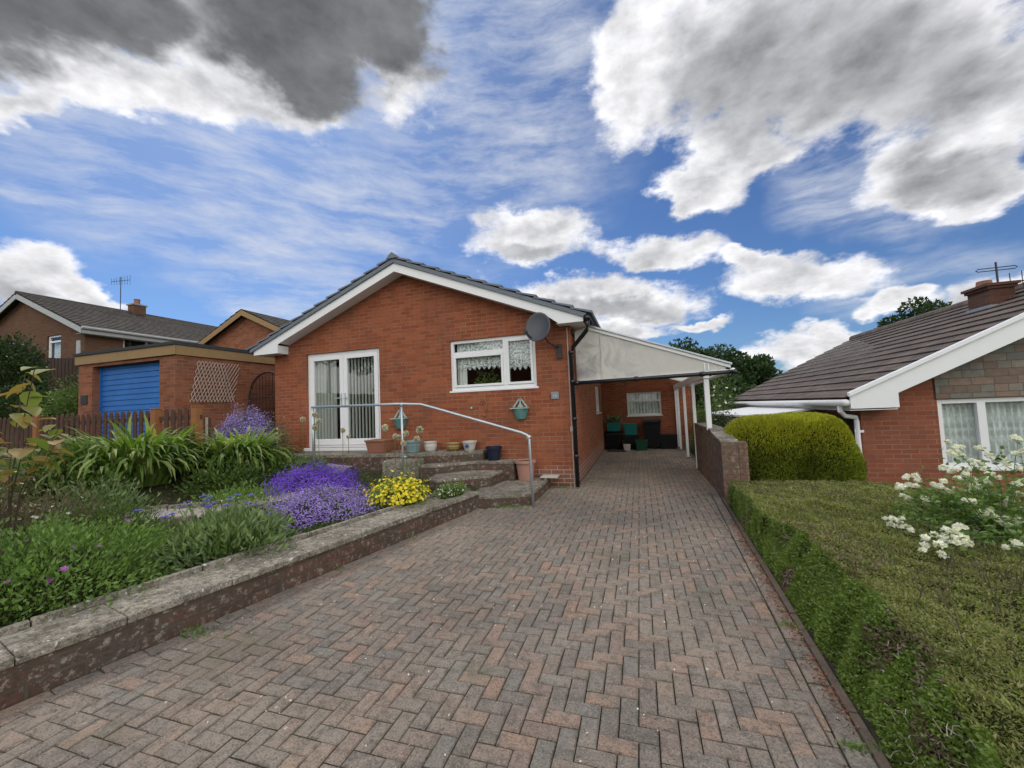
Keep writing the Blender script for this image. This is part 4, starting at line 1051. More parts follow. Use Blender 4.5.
def f_bluedoor(gg, out):
    P = pos(gg)
    c = gg.mix(gg.mapr(gg.noise(P, 3, 5, .7), .35, .7), (.018,.115,.38), (.025,.15,.46))
    gg.t.links.new(bsdf(gg, c, .4, .4, bump=gg.noise(P, 20, 3), bstr=.1, bdist=.004), out.inputs[0])
M_blue = mat('blue_painted_door', f_bluedoor)
mb = MB(); k = 0; z = .55
while z < 2.76:
    mb.prism([(GY0+.15, z), (GY0+.15+.018, z+.118), (GY0+.19, z+.118), (GY0+.19, z)], -12.0, -9.84, 'x'); z += .121
gdoor = mb.build('garage_door', M_blue, ga)
for xa in (-12.05, -9.838): MB().box(xa, GY0+.13, .5, xa+.048, GY0+.2, 2.80).build('door_frame', M_blue, gdoor)
MB().box(-12.04, GY0+.2, .5, -9.9, GY0+.22, 2.7).build('back_panel', M_felt, gdoor)
tag(MB().box(-12.42, GY0-.025, 1.95, -12.20, GY0-.002, 2.15).build('wall_plaque', M_felt, origin=(-12.2, GY0, 2.05), bevel=.004), 'small dark plaque on the brick pier left of the blue garage door', 'plaque')
# trellis: parallel diagonal laths leaning over
tr = thing('trellis', (-9.27, 6.75, 1.85), 'bleached diamond trellis leaning askew on the garage side wall', 'trellis')
mbA = MB(); mbB = MB()
def tp(u, v): return (-9.27, 6.20+u*1.0+v*.16, 1.86+v*.92)     # skewed parallelogram u along wall, v up
n_ = 13
for i in range(-n_, n_+1):
    for mbx, sgn, xo in ((mbA, 1, 0), (mbB, -1, .008)):
        u0 = i/n_; pts = []
        # line u = u0 + sgn*v*1.0*? clipped to 0..1
        k_ = .42
        ua, va = u0, 0.; ub, vb = u0+sgn*k_, 1.
        lo, hi = 0., 1.
        for bound in (0., 1.):
            tt = (bound-ua)/(ub-ua)
            if (sgn > 0 and bound == 0) or (sgn < 0 and bound == 1): lo = max(lo, tt)
            else: hi = min(hi, tt)
        if hi-lo < .08: continue
        a = tp(ua+(ub-ua)*lo, lo); b = tp(ua+(ub-ua)*hi, hi)
        mbx.tube([(a[0]+xo, a[1], a[2]), (b[0]+xo, b[1], b[2])], .0075, 4)
mbA.build('lath', M_trellis, tr); mbB.build('crossing_lath', M_trellis, tr)
# arched gate closing the passage
gt = thing('arched_gate', (-8.65, 7.6, .6), 'dark arched iron garden gate between the garage and the bungalow', 'gate')
ar = [(-9.2, 7.55, .6), (-9.2, 7.55, 1.9)]+[(-8.62-.58*math.cos(t), 7.55, 1.95+.62*math.sin(t)) for t in np.linspace(0, math.pi, 14)]+[(-8.04, 7.55, 1.9), (-8.04, 7.55, .6)]
MB().tube(ar, .025, 8).build('frame', M_iron, gt, smooth=True)
mb = MB()
for i in range(1, 11):
    x = -9.2+i*.1055; zt2 = 1.95+.62*math.sqrt(max(0, 1-((x+8.62)/.58)**2)); mb.tube([(x, 7.55, .65), (x, 7.55, zt2)], .009, 6)
mb.build('bars', M_iron, gt)
for z in (.7, 1.3, 1.95): MB().tube([(-9.2, 7.55, z), (-8.04, 7.55, z)], .012, 6).build('crossbar', M_iron, gt)
MB().box(-9.25, 8.9, .5, -8.0, 8.95, 2.5).build('backing_boards', M_wooddk, gt) if False else None
t = tag(MB().box(-9.24, 9.3, .4, -8.0, 9.36, 2.7).build('passage_screen', M_wooddk, origin=(-8.6, 9.3, .4)), 'dark timber screen at the far end of the passage behind the arched gate', 'screen')

# ------------------------------------------------------------------ picket fence
def picket_run(name, pts, zt_fn, h, label, m_p, m_post, post_x, pitch=.155, pw=.085):
    t = thing(name, ((pts[0][0]+pts[1][0])/2, pts[0][1], zt_fn(pts[0][0])-h), label, 'picket fence')
    (xa, ya), (xb, yb) = pts; x = xa; mb = MB()
    while x < xb:
        if any(abs(x+pw/2-p) < .1 for p in post_x): x += pitch; continue
        y = ya+(yb-ya)*(x-xa)/(xb-xa); zt2 = zt_fn(x)+random.gauss(0, .006); zb = zt2-h
        mb.prism([(x, zb), (x+pw, zb), (x+pw, zt2-.05), (x+pw*.8, zt2-.012), (x+pw/2, zt2), (x+pw*.2, zt2-.012), (x, zt2-.05)], y-.012, y+.006, 'y'); x += pitch
    mb.build('picket', m_p, t)
    mb = MB()
    for dz in (.16, h-.2):
        za, zb = zt_fn(xa)-dz, zt_fn(xb)-dz
        mb.add([(xa, ya+.008, za-.035), (xb, yb+.008, zb-.035), (xb, yb+.045, zb-.035), (xa, ya+.045, za-.035), (xa, ya+.008, za+.035), (xb, yb+.008, zb+.035), (xb, yb+.045, zb+.035), (xa, ya+.045, za+.035)], [(3,2,1,0),(4,5,6,7),(0,1,5,4),(1,2,6,5),(2,3,7,6),(3,0,4,7)])
    mb.build('rail', m_p, t)
    for p in post_x:
        y = ya+(yb-ya)*(p-xa)/(xb-xa); zt2 = zt_fn(p)
        MB().box(p-.055, y-.06, zt2-h-.1, p+.055, y+.05, zt2-.0).box(p-.062, y-.067, zt2+.001, p+.062, y+.057, zt2+.018).build('post', m_post, t, bevel=.005)
    return t
picket_run('picket_fence', [(-12.9, 4.62), (-6.68, 4.62)], lambda x: 1.67, .95, 'brown stained picket fence with orange brown posts across the upper garden', M_wood, M_woodpost, [-10.95, -7.68, -6.74])
lf = thing('low_mesh_fence', (-7.1, 5.0, .7), 'low pale wire mesh fence between the last picket post and the mauve bush', 'mesh fence')
mb = MB()
for z in (1.05, 1.2, 1.35, 1.48): mb.tube([(-6.66, 4.7, z), (-7.6, 5.4, z)], .004, 5)
for i in range(8): mb.tube([(-6.66-.134*i, 4.7+.1*i, .7), (-6.66-.134*i, 4.7+.1*i, 1.5)], .004, 5)
mb.build('wire', M_trellis, lf)
MB().box(-7.68, 5.38, .6, -7.60, 5.46, 1.5).build('post', M_wood, lf)

# dark fence and hedge further up behind the garage
df = thing('dark_fence', (-19, 8.4, 2.0), 'dark weathered board fence in front of the far brown bungalow', 'fence')
mb = MB(); x = -24.5
while x < -15.6:
    z0_ = hz(x, 8.5); mb.box(x, 8.5, z0_, x+.16, 8.53, z0_+1.35+.15*math.sin(x)); x += .2
mb.build('board', M_wooddk, df)
MB().box(-24.5, 8.535, 3.0, -15.6, 8.58, 3.1).build('rail', M_wooddk, df)

# ------------------------------------------------------------------ far bungalows
def aerial(x, y, z, h, label, n=9, rot=0, span=.9):
    t = thing('tv_aerial', (x, y, z), label, 'aerial')
    MB().tube([(x, y, z), (x, y, z+h)], .02, 6).build('mast', M_pole, t)
    c, s_ = math.cos(rot), math.sin(rot); mb = MB()
    mb.tube([(x-c*span/2, y-s_*span/2, z+h*.9), (x+c*span/2, y+s_*span/2, z+h*.9)], .012, 5)
    for i in range(n):
        u = -span/2+span*i/(n-1); l = .16+.10*(i/n)
        mb.tube([(x+c*u-s_*0, y+s_*u, z+h*.9-l), (x+c*u, y+s_*u, z+h*.9+l)], .008, 4)
    mb.build('antenna', M_pole, t); return t
lb_ = thing('brown_bungalow', (-22.8, 15, hz(-22, 14)), 'brown brick bungalow with a dark tiled roof and chimney, leftmost in view', 'bungalow')
LXa, LXb, LXr, LYa, LYb, LEz, LAz = -28.9, -20.8, -24.85, 10.0, 19.5, 5.32, 7.05
lsl = (LAz-LEz)/(LXb-LXr)
def lz(x): return LAz-lsl*abs(x-LXr)
g0 = 2.5
wall_open(MB(), LXa, LXb, g0, lz, LYa, LYa+.25, [(-23.27, -22.33, 4.04, 5.22), (-27.3, -25.6, 4.1, 5.22), (-20.98+.0, -20.9, 0, 0)][:2], extra=(LXr,)).build('gable_wall', M_brick_brown, lb_)
wall_open(MB(), LYa+.252, LYb, g0, lambda y: LEz, LXb-.25, LXb, [(11.25, 13.1, 4.35, 5.22)], axis='x').build('side_wall', M_brick_brown, lb_)
MB().box(LXa, LYa+.252, g0, LXa+.25, LYb, LEz).box(LXa+.252, LYb-.25, g0, LXb-.252, LYb, LEz).build('rear_wall', M_brick_brown, lb_)
mb = MB(); courses(mb, (LXb+.38, LEz-.02), (LXr, LAz+.14), 16, LYa-.3, LYb+.3, th=.03); courses(mb, (LXa-.38, LEz-.02), (LXr, LAz+.14), 16, LYa-.3, LYb+.3, th=.03)
lr = mb.build('roof', M_tile_dark, lb_, udir=lambda x, y, z: (y, x*1.08))
MB().tube([(LXr, LYa-.3, LAz+.13), (LXr, LYb+.3, LAz+.13)], .10, 8).build('ridge_tile', M_tile_dark, lr)
for nm, xa, xb in (('barge_board', LXr, LXb+.36), ('barge_board', LXa-.36, LXr)):
    za, zb = LAz+.12-lsl*abs(xa-LXr)*1.0, LAz+.12-lsl*abs(xb-LXr)*1.0
    MB().prism([(xa, za-.02), (xb, zb-.02), (xb, zb-.24), (xa, za-.24)], LYa-.30, LYa-.27, 'y').build(nm, M_greyboard, lb_)
MB().box(LXb+.33, LYa-.28, LEz-.26, LXb+.36, LYb+.2, LEz-.08).build('fascia_board', M_greyboard, lb_)
MB().tube([(LXb+.42, LYa-.3, LEz-.06), (LXb+.42, LYb+.2, LEz-.06)], .06, 8).build('gutter', M_greyboard, lb_)
MB().box(LXb+.002, LYa-.26, LEz-.28, LXb+.33, LYb+.2, LEz-.265).build('soffit', M_greyboard, lb_)
MB().box(-24.7, LYa+3, 3, -24.6, LYa+6, 5).box(LXa+.3, LYa+1.6, g0, LXb-.3, LYa+1.7, LEz).build('interior', M_room, lb_)
wA = framed(lb_, 'gable_window', -23.27, -22.33, 4.07, 5.22, LYa+.06, bars=[(-23.2, 4.93, -22.4, 5.0)], fw=.07)
curtain(wA, 'net_curtain', -23.2, -22.65, 4.15, 4.95, LYa+.2, M_net, 6, .02)
framed(lb_, 'gable_window', -27.3, -25.6, 4.13, 5.22, LYa+.06, bars=[(-26.48, 4.2, -26.42, 5.15)], fw=.07)
framed(lb_, 'side_window', 11.25, 13.1, 4.38, 5.22, LXb-.05, axis='x', bars=[(12.1, 4.4, 12.18, 5.2)], fw=.07)
MB().box(-20.72, LYa-.03, 4.3, -20.55, LYa+.02, 4.85).build('meter_box', M_white, lb_) if False else None
MB().box(-21.25, LYa-.04, 4.32, -21.02, LYa-.002, 4.85).build('meter_box', M_greyboard, lb_)
ch = MB().box(-25.1, 13.75, 6.6, -24.65, 14.3, 7.60).build('chimney', M_brick_brown, lr)
MB().box(-25.15, 13.70, 7.602, -24.60, 14.35, 7.67).build('chimney_cap', M_ceram, lr)
MB().lathe([(.16, 0), (.13, .06), (.12, .25), (.15, .28)], (-24.87, 14.02, 7.672), 12).build('chimney_pot', M_terra, lr)
aerial(-24.85, 13.3, 6.95, 2.0, 'tall thin television aerial standing by the far left chimney', 8, R(10), 1.1)

# second far bungalow (small gable)
nb = thing('tan_gabled_bungalow', (-15.9, 16, hz(-15, 15)), 'brick bungalow gable with tan barge boards seen over the garage roof', 'bungalow')
NXa, NXb, NXr, NYa, NYb = -18.5, -13.2, -15.93, 13.0, 19
nsl = .47; NAz = 6.0
def nz_(x): return NAz-nsl*abs(x-NXr)
wall_open(MB(), NXa+.25, NXb-.25, 2.0, nz_, NYa, NYa+.25, [], extra=(NXr,)).build('gable_wall', M_brick_far, nb)
MB().box(NXb-.5, NYa+.252, 2.0, NXb-.25, NYb, nz_(NXb-.25)).box(NXa+.25, NYa+.252, 2.0, NXa+.5, NYb, nz_(NXa+.25)).box(NXa+.502, NYb-.25, 2, NXb-.502, NYb, nz_(NXb)).build('side_wall', M_brick_far, nb)
mb = MB(); courses(mb, (NXa-.15, nz_(NXa-.15)+.1), (NXr, NAz+.12), 9, NYa-.3, NYb, th=.03); courses(mb, (NXb+.15, nz_(NXb+.15)+.1), (NXr, NAz+.12), 9, NYa-.3, NYb, th=.03)
mb.build('roof', M_tile_dark, nb, udir=lambda x, y, z: (y, x*1.1))
for xa, xb in ((NXr, NXb+.14), (NXa-.14, NXr)):
    MB().prism([(xa, nz_(xa)+.09), (xb, nz_(xb)+.09), (xb, nz_(xb)-.14), (xa, nz_(xa)-.14)], NYa-.30, NYa-.27, 'y').build('barge_board', M_tan, nb)

# right hand neighbour
rb = thing('stone_fronted_bungalow', (6.9, 12, -.75), 'neighbouring bungalow on the right with white barge board, stone clad gable and brown tiled roof', 'bungalow')
RXa, RXr, RYa, RYb = 3.44, 6.95, 8.0, 16.2
rsl = .475; REz = 1.40
def rz_(x): return REz+rsl*(3.65-abs(x-RXr))
RXb = 2*RXr-RXa; RAz = rz_(RXr)
g0 = -.9
# brick part and stone part of the front gable
SX = 4.42
wall_open(MB(), RXa, SX-.002, g0, lambda x: rz_(x), RYa, RYa+.25, []).build('brick_wall', M_brick_right, rb)
wall_open(MB(), SX, RXb, 1.30, lambda x: rz_(x), RYa-.03, RYa+.25, [], extra=(RXr,)).build('stone_panel', M_stone, rb)
wall_open(MB(), SX, RXb, g0, lambda x: 1.298, RYa, RYa+.25, [(SX+.02, 7.3, .20, 1.29)]).build('lower_wall', M_brick_right, rb)
wall_open(MB(), RYa+.252, RYb, g0, lambda y: REz+.1, RXa, RXa+.25, [], axis='x').build('side_wall', M_brick_right, rb)
MB().box(RXb-.25, RYa+.252, g0, RXb, RYb, REz+.1).box(RXa+.252, RYb-.25, g0, RXb-.252, RYb, REz+.1).build('rear_wall', M_brick_right, rb)
MB().box(RXa+.3, RYa+2.2, g0, RXb-.3, RYa+2.3, REz).box(RXa+.3, RYa+.3, -.5, RXb-.3, RYa+2.1, -.45).build('interior', M_room, rb)
rw = framed(rb, 'front_window', SX+.02, 7.3, .23, 1.29, RYa+.03, bars=[(4.93, .3, 5.03, 1.22), (6.25, .3, 6.33, 1.22)], fw=.07)
curtain(rw, 'net_curtain', SX+.08, 7.25, .28, 1.25, RYa+.16, M_net, 36, .022, n=400)
mb = MB(); courses(mb, (RXa-.30, rz_(RXa-.30)+.05), (RXr, RAz+.12), 14, RYa-.32, RYb, th=.014); courses(mb, (RXb+.3, rz_(RXa-.3)+.05), (RXr, RAz+.12), 14, RYa-.32, RYb, th=.014)
rr = mb.build('roof', M_tile_brown, rb, udir=lambda x, y, z: (y, x*1.1))
MB().tube([(RXr, RYa-.32, RAz+.12), (RXr, RYb, RAz+.12)], .11, 10).build('ridge_tile', M_tile_brown, rr)
zb_ = lambda x: rz_(x)+.055
for xa, xb in ((RXa-.26, RXr), (RXr, RXb+.26)):
    MB().prism([(xa, zb_(xa)), (xb, zb_(xb)), (xb, zb_(xb)-.27), (xa+(.62 if xa < RXr-1 else 0), zb_(xa+(.62 if xa < RXr-1 else 0))-.27)]+([(xa+.62, 1.20), (xa, 1.20)] if xa < RXr-1 else []), RYa-.34, RYa-.31, 'y').build('barge_board', M_white, rb, bevel=.004)
MB().prism([(RXa-.28, zb_(RXa-.28)+.005), (RXr, zb_(RXr)+.005), (RXr, zb_(RXr)+.07), (RXa-.28, zb_(RXa-.28)+.07)], RYa-.38, RYa-.30, 'y').build('verge_trim', M_white, rr, bevel=.004)
MB().box(RXa-.26, RYa-.308, 1.17, RXa+.35, RYa-.002, 1.185).box(RXa+.33, RYa-.308, 1.187, RXa+.345, RYa-.002, 1.45).box(RXa-.26, RYa, 1.17, RXa-.002, RYb, 1.185).build('soffit', M_white, rb)
MB().box(RXa-.262, RYa-.3, 1.19, RXa-.245, RYb, 1.33).build('fascia_board', M_whiteold, rb)
MB().tube([(RXa-.33, RYa-.36, 1.30), (RXa-.33, RYb, 1.27)], .055, 10).build('gutter', M_whiteold, rb, smooth=True)
MB().tube([(RXa-.33, RYa-.15, 1.26), (RXa-.33, RYa-.15, 1.16), (RXa-.25, RYa-.1, 1.08), (RXa-.07, RYa+.0, 1.05), (RXa-.06, RYa-.0, .98), (RXa-.06, RYa, -.8)], .036, 10).box(RXa-.1, RYa-.02, .80, RXa+.02, RYa+.0, .84).build('downpipe', M_white, rb, smooth=False)
c_ = MB().box(6.15, 9.45, 2.5, 6.50, 9.95, 3.22).box(6.12, 9.42, 3.222, 6.53, 9.98, 3.27).box(6.09, 9.39, 3.272, 6.56, 10.01, 3.32).build('chimney', M_brick_dark, rr)
MB().box(6.12, 9.42, 2.5, 6.53, 9.98, 2.93).build('lead_flashing', M_lead, rr)
MB().lathe([(.13, 0), (.11, .04), (.10, .12)], (6.35, 9.85, 3.332), 12).build('chimney_pot', M_terra, rr)
a1 = thing('tv_aerial', (6.35, 9.55, 3.33), 'looped television aerial on the right hand brick chimney', 'aerial')
MB().tube([(6.35, 9.55, 3.33), (6.35, 9.55, 3.72)], .015, 6).build('mast', M_pole, a1)
mb = MB()
for dx_ in (-1, 1):
    pts = [(6.35+dx_*.02, 9.55, 3.62), (6.35+dx_*.26, 9.55, 3.62), (6.35+dx_*.29, 9.55, 3.595), (6.35+dx_*.26, 9.55, 3.57), (6.35+dx_*.02, 9.55, 3.57)]
    mb.tube(pts, .009, 5)
mb.build('folded_dipole', M_pole, a1)
aerial(7.0, 9.75, 3.0, .42, 'multi element aerial behind the right hand chimney', 7, R(-15), .9)
# lean-to at its side
lt = thing('lean_to', (2.9, 11, -.7), 'low white roofed lean-to shed between the yellow hedge and the neighbouring bungalow', 'lean-to')
MB().add([(3.42, 9.3, 1.22), (2.35, 9.3, 1.06), (1.90, 13.6, 1.02), (3.42, 13.6, 1.20), (3.42, 9.3, 1.18), (2.35, 9.3, 1.02), (1.90, 13.6, .98), (3.42, 13.6, 1.16)], [(3,2,1,0),(4,5,6,7),(0,1,5,4),(1,2,6,5),(2,3,7,6),(3,0,4,7)]).build('corrugated_roof', M_whiteold, lt)
MB().box(2.4, 9.36, -.8, 3.42, 9.40, 1.03).box(2.2, 9.41, -.8, 2.24, 13.4, .97).build('timber_wall', M_whiteold, lt)
t = thing('lattice_screen', (3.36, 8.7, .4), 'dark wooden lattice screen against the neighbouring side wall', 'lattice screen'); mb = MB()
for i in range(-8, 9):
    for sgn in (1, -1):
        pts = []
        for s_ in np.linspace(0, 1, 30):
            yy = 8.2+.11*(i+8)*.5+sgn*(s_-.5)*1.1; zz = -.2+s_*1.25
            if 8.1 < yy < 9.2: pts.append((3.40+.01*sgn, yy, zz))
        if len(pts) > 2: mb.tube([pts[0], pts[-1]], .012, 4)
mb.build('lath', M_wooddk, t)

# ------------------------------------------------------------------ vegetation
def wav(x, y, s, seed=0):
    """cheap smooth noise in about -1..1"""
    r_ = np.random.default_rng(seed); o = 0
    for k in range(7):
        a = r_.uniform(0, 2*np.pi); f = s*r_.uniform(.6, 1.7); o = o+np.sin((x*np.cos(a)+y*np.sin(a))*f+r_.uniform(0, 6.28))
    return o/3.2
# wide clipped hedge right of the drive
HY0, HY1 = -.6, 6.18
def hxl(y): return np.where(y > 4.2, drive_r(y)+.10, np.interp(y, [-1, 1.5, 2.2, 2.8, 3.9, 4.2], [.84, .96, 1.08, 1.14, 1.12, 1.07]))+.02*wav(y, 0*y, 9, 5)
HXR = 3.6
def htop(x, y): return np.interp(y, [0, 2, 4, 6.2], [.36, .375, .385, .33])+.022*wav(x, y, 5, 1)+.014*wav(x, y, 17, 2)+.008*wav(x, y, 45, 3)-.12*sst((x-2.6)/1.2)
hd = thing('clipped_hedge', (2, 3, -.05), 'wide flat topped low hedge with browned patches along the right edge of the drive', 'hedge')
xs_ = np.linspace(0, 1, 40); ys_ = np.linspace(HY0, HY1, 80)
U, Yh = np.meshgrid(xs_, ys_, indexing='ij'); XL = hxl(Yh)+.03; Xh = XL+U**1.4*(HXR-XL); Zh = htop(Xh, Yh)-.028
Vt = np.stack([Xh, Yh, Zh], -1)
base = np.stack([drive_r(Yh[0])+.09, Yh[0], np.full(80, -.05)], -1)
Vt = np.concatenate([base[None], Vt], 0); nA, nB = Vt.shape[:2]
I = (np.arange(nA-1)[:, None]*nB+np.arange(nB-1)[None]).ravel(); Fh = np.stack([I, I+nB, I+nB+1, I+1], 1)
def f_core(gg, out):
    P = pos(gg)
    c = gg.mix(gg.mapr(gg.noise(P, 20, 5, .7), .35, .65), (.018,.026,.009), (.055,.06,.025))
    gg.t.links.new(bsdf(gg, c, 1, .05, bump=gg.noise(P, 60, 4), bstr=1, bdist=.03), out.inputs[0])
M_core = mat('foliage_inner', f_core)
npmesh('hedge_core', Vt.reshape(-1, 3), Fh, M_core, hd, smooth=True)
n = 330000
yy = HY0+(HY1-HY0)*rng.random(n)**1.1; xx = hxl(yy)+(HXR-hxl(yy))*rng.random(n)**1.35
P_ = np.stack([xx, yy, htop(xx, yy)-rng.random(n)*.03], 1)
a = rng.uniform(0, 2*np.pi, n)+.6*wav(xx, yy, 4, 9)
D_ = unit(np.stack([np.cos(a), np.sin(a), rng.uniform(.0, 1.3, n)], 1))
sz = rng.uniform(.006, .013, n)*np.interp(yy, [0, 2.5, 6], [.85, 1, 1.5])
V_, F_ = leaves(P_, D_, sz*1.9, sz*.62, .15)
npmesh('hedge_top_leaves', V_, F_, L_hedge, hd)
# browned leaves and bare sticks on the top
m_ = (wav(xx, yy, 2.3, 21) > .55) | (rng.random(n) < .03); idx = np.nonzero(m_)[0][:9000]
P2 = P_[idx]+[0, 0, .008]; V_, F_ = leaves(P2, unit(rng.normal(0, 1, P2.shape)+[0, 0, .4]), .022, .009); npmesh('browned_leaves', V_, F_, L_dead, hd)
# side face
n = 110000
yy = HY0+(HY1-HY0)*rng.random(n)**1.3; t_ = rng.random(n)
xb_, xt_ = drive_r(yy)+.07, hxl(yy)
zz = -.03+t_*(htop(xt_, yy)+.03); xx = xb_+(xt_-xb_)*t_**1.3+.022*wav(yy, zz, 14, 4)+rng.random(n)*.03-.01
P_ = np.stack([xx, yy, zz], 1); D_ = unit(np.stack([-rng.uniform(.1, 1, n), rng.normal(0, .6, n), rng.normal(.15, .6, n)], 1)); sz = rng.uniform(.008, .015, n)
dead = (wav(yy, zz*1.3, 2.6, 33)+.3*wav(yy, zz, 15, 3)) > 1.15
dead |= (np.abs(yy-2.15+.1*np.sin(zz*40)) < .3) & (zz > .14) & (wav(yy, zz, 22, 6) > -.3) & (rng.random(n) < .7)
V_, F_ = leaves(P_[~dead], D_[~dead], sz[~dead]*1.6, sz[~dead]*.9, .15); npmesh('hedge_side_leaves', V_, F_, L_hedgeside, hd)
keep = dead
V_, F_ = leaves(P_[keep], D_[keep], sz[keep]*1.6, sz[keep]*.6, .15); npmesh('dead_side_leaves', V_, F_, L_dead, hd)
mb = MB()
for i in range(230):
    y = random.choice([random.gauss(2.0, .22), random.gauss(1.6, .2), random.gauss(3.7, .12), random.uniform(.8, 6)]); z = random.uniform(.05, .33)
    x = float(drive_r(y)+.07+(hxl(y)-drive_r(y)-.07)*(z/.37))-.005; p = Vector((x, y, z)); d = Vector((-random.uniform(.2, 1), random.gauss(0, .7), random.gauss(0.1, .7))).normalized()
    q = p+d*random.uniform(.012, .035); mb.tube([p, q, q+Vector((-.01, random.gauss(0, .02), random.gauss(0, .02)))], .0016, 3, cap=False)
mb.build('bare_twigs', M_trellis, hd)
mb = MB()
for i in range(260):
    if i < 150: x, y = random.gauss(1.85, .38), random.gauss(2.75, .55)
    else: x, y = random.uniform(1.2, 3.2), random.uniform(3.6, 5.8)
    if x < 1.15: continue
    z = float(htop(x, y))-.02; h_ = random.uniform(.05, .17)*(1.1 if i < 150 else .7); l = Vector((random.gauss(0, .03), random.gauss(0, .03), h_))
    p = Vector((x, y, z)); mb.tube([p, p+l*.6+Vector((random.gauss(0, .008), 0, 0)), p+l], .0022, 4, cap=False, r1=.001)
    for k in range(3):
        b0 = p+l*random.uniform(.3, .8); mb.tube([b0, b0+Vector((random.gauss(0, .025), random.gauss(0, .025), random.uniform(.015, .05)))], .0013, 3, cap=False)
mb.build('dry_stalks', M_twig, hd)

# golden conifer hedge
ch_ = thing('conifer_hedge', (2.2, 7.1, 0), 'rounded golden yellow conifer hedge between the brick wall and the neighbouring bungalow', 'hedge')
def superell(n, c, r, e=.45):
    v = rng.normal(size=(n, 3)); v[:, 2] = np.abs(v[:, 2]); v = unit(v)
    p = 2/e; q = v/((np.abs(v)**p).sum(1, keepdims=True)**(1/p))
    return np.array(c)+q*np.array(r), unit(np.sign(q)*np.abs(q)**(p-1)/np.array(r))
CC, CR = (2.08, 7.2, -.15), (.86, .52, 1.27)
P_, N_ = superell(90000, CC, CR, .42)
P_ += N_*(.03*wav(P_[:, 0]*1.2+P_[:, 1], P_[:, 2]*1.5, 8, 3)[:, None]+rng.random((len(P_), 1))*.04-.03)
D_ = unit(N_*.7+np.array([0, 0, .75])+rng.normal(0, .33, N_.shape)); s_ = rng.uniform(.03, .06, len(P_))
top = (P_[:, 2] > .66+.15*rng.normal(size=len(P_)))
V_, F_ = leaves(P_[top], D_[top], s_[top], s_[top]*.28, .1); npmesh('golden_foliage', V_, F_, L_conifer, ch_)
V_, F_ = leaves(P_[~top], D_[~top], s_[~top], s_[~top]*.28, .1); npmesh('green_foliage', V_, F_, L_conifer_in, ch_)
k_ = MB(); Pc = []
nu, nv = 28, 12; vs = []
for j in range(nv):
    ph = math.pi/2*j/(nv-1)
    for i in range(nu):
        th = 2*math.pi*i/nu; v = Vector((math.cos(th)*math.cos(ph), math.sin(th)*math.cos(ph), math.sin(ph)))
        e = .42; q = [math.copysign(abs(c)**e, c) for c in v]; l = sum(abs(c)**(2/e) for c in q)**(e/2)
        vs.append(tuple(CC[m]+q[m]/l*(CR[m]-.05) for m in range(3)))
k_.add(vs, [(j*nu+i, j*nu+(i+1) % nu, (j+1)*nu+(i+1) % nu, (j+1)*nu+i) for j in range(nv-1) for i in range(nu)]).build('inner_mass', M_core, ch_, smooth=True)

# white rambling rose
rs = thing('rose_bush', (2.7, 4.3, .2), 'sprawling rose bush with clusters of white blooms leaning over the hedge at right', 'rose bush')
blooms = [(2.36, 4.11, 0.98), (2.55, 4.37, 0.89), (2.34, 3.89, 0.9), (2.69, 4.37, 0.81), (2.36, 3.99, 0.83), (2.29, 4.05, 0.8), (2.46, 4.3, 0.71), (2.43, 4.05, 0.74), (2.59, 4.13, 0.9), (2.11, 3.82, 0.77), (2.1, 4.25, 0.72), (2.06, 4.12, 0.68), (1.93, 4.0, 0.7), (2.11, 4.27, 0.55), (1.83, 3.85, 0.46), (1.89, 3.92, 0.46), (1.81, 3.88, 0.47), (1.89, 3.46, 0.46), (1.89, 3.38, 0.46), (2.06, 3.62, 0.46), (1.77, 3.3, 0.46), (2.42, 3.97, 0.52), (2.52, 4.09, 0.47), (2.46, 3.85, 0.46), (2.56, 3.94, 0.46), (2.79, 4.23, 0.5), (2.75, 4.12, 1.04), (2.66, 3.97, 0.96), (2.27, 3.9, 0.62), (2.6, 4.38, 0.62), (2.61, 4.11, 0.75), (2.2, 3.38, 0.46), (2.67, 4.17, 0.57), (2.63, 4.27, 0.59), (2.34, 4.17, 0.62), (2.27, 4.35, 0.52), (1.95, 3.37, 0.46), (2.74, 4.12, 0.81), (2.71, 4.08, 0.73)]
mb = MB(); LP = []; LD = []
root = [Vector((2.9, 4.3, -.2)), Vector((2.5, 4.0, .2)), Vector((3.2, 4.4, -.1))]
for b in blooms:
    e = Vector(b)-Vector((0, 0, .02)); r_ = min(root, key=lambda q: (q-e).length); m1 = r_.lerp(e, .5)+Vector((random.gauss(0, .08), random.gauss(0, .08), .12))
    mb.tube([r_, r_.lerp(m1, .5)+Vector((0, 0, .05)), m1, m1.lerp(e, .6)+Vector((0, 0, .03)), e], .004, 4, cap=False, r1=.002)
    for k in range(34):
        t_ = random.uniform(.35, 1); p = (m1.lerp(e, (t_-.5)*2) if t_ > .5 else r_.lerp(m1, t_*2))+Vector((random.gauss(0, .07), random.gauss(0, .07), random.gauss(-.02, .05)))
        LP.append(p); LD.append((random.gauss(0, 1), random.gauss(0, 1), random.uniform(-.2, .8)))
for i in range(3600):
    a = random.uniform(0, 6.28); r_ = random.random()**.5; LP.append((2.85+.85*r_*math.cos(a), 4.2+.6*r_*math.sin(a), .12+random.random()*.5*(1-.5*r_)+.1)); LD.append((random.gauss(0, 1), random.gauss(0, 1), random.uniform(-.1, 1)))
mb.build('canes', M_stem, rs)
LP = np.array([tuple(p) for p in LP]); LD = unit(np.array(LD)); V_, F_ = leaves(LP, LD, rng.uniform(.03, .055, len(LP)), rng.uniform(.018, .032, len(LP)), .1); npmesh('leaves', V_, F_, L_rose, rs)
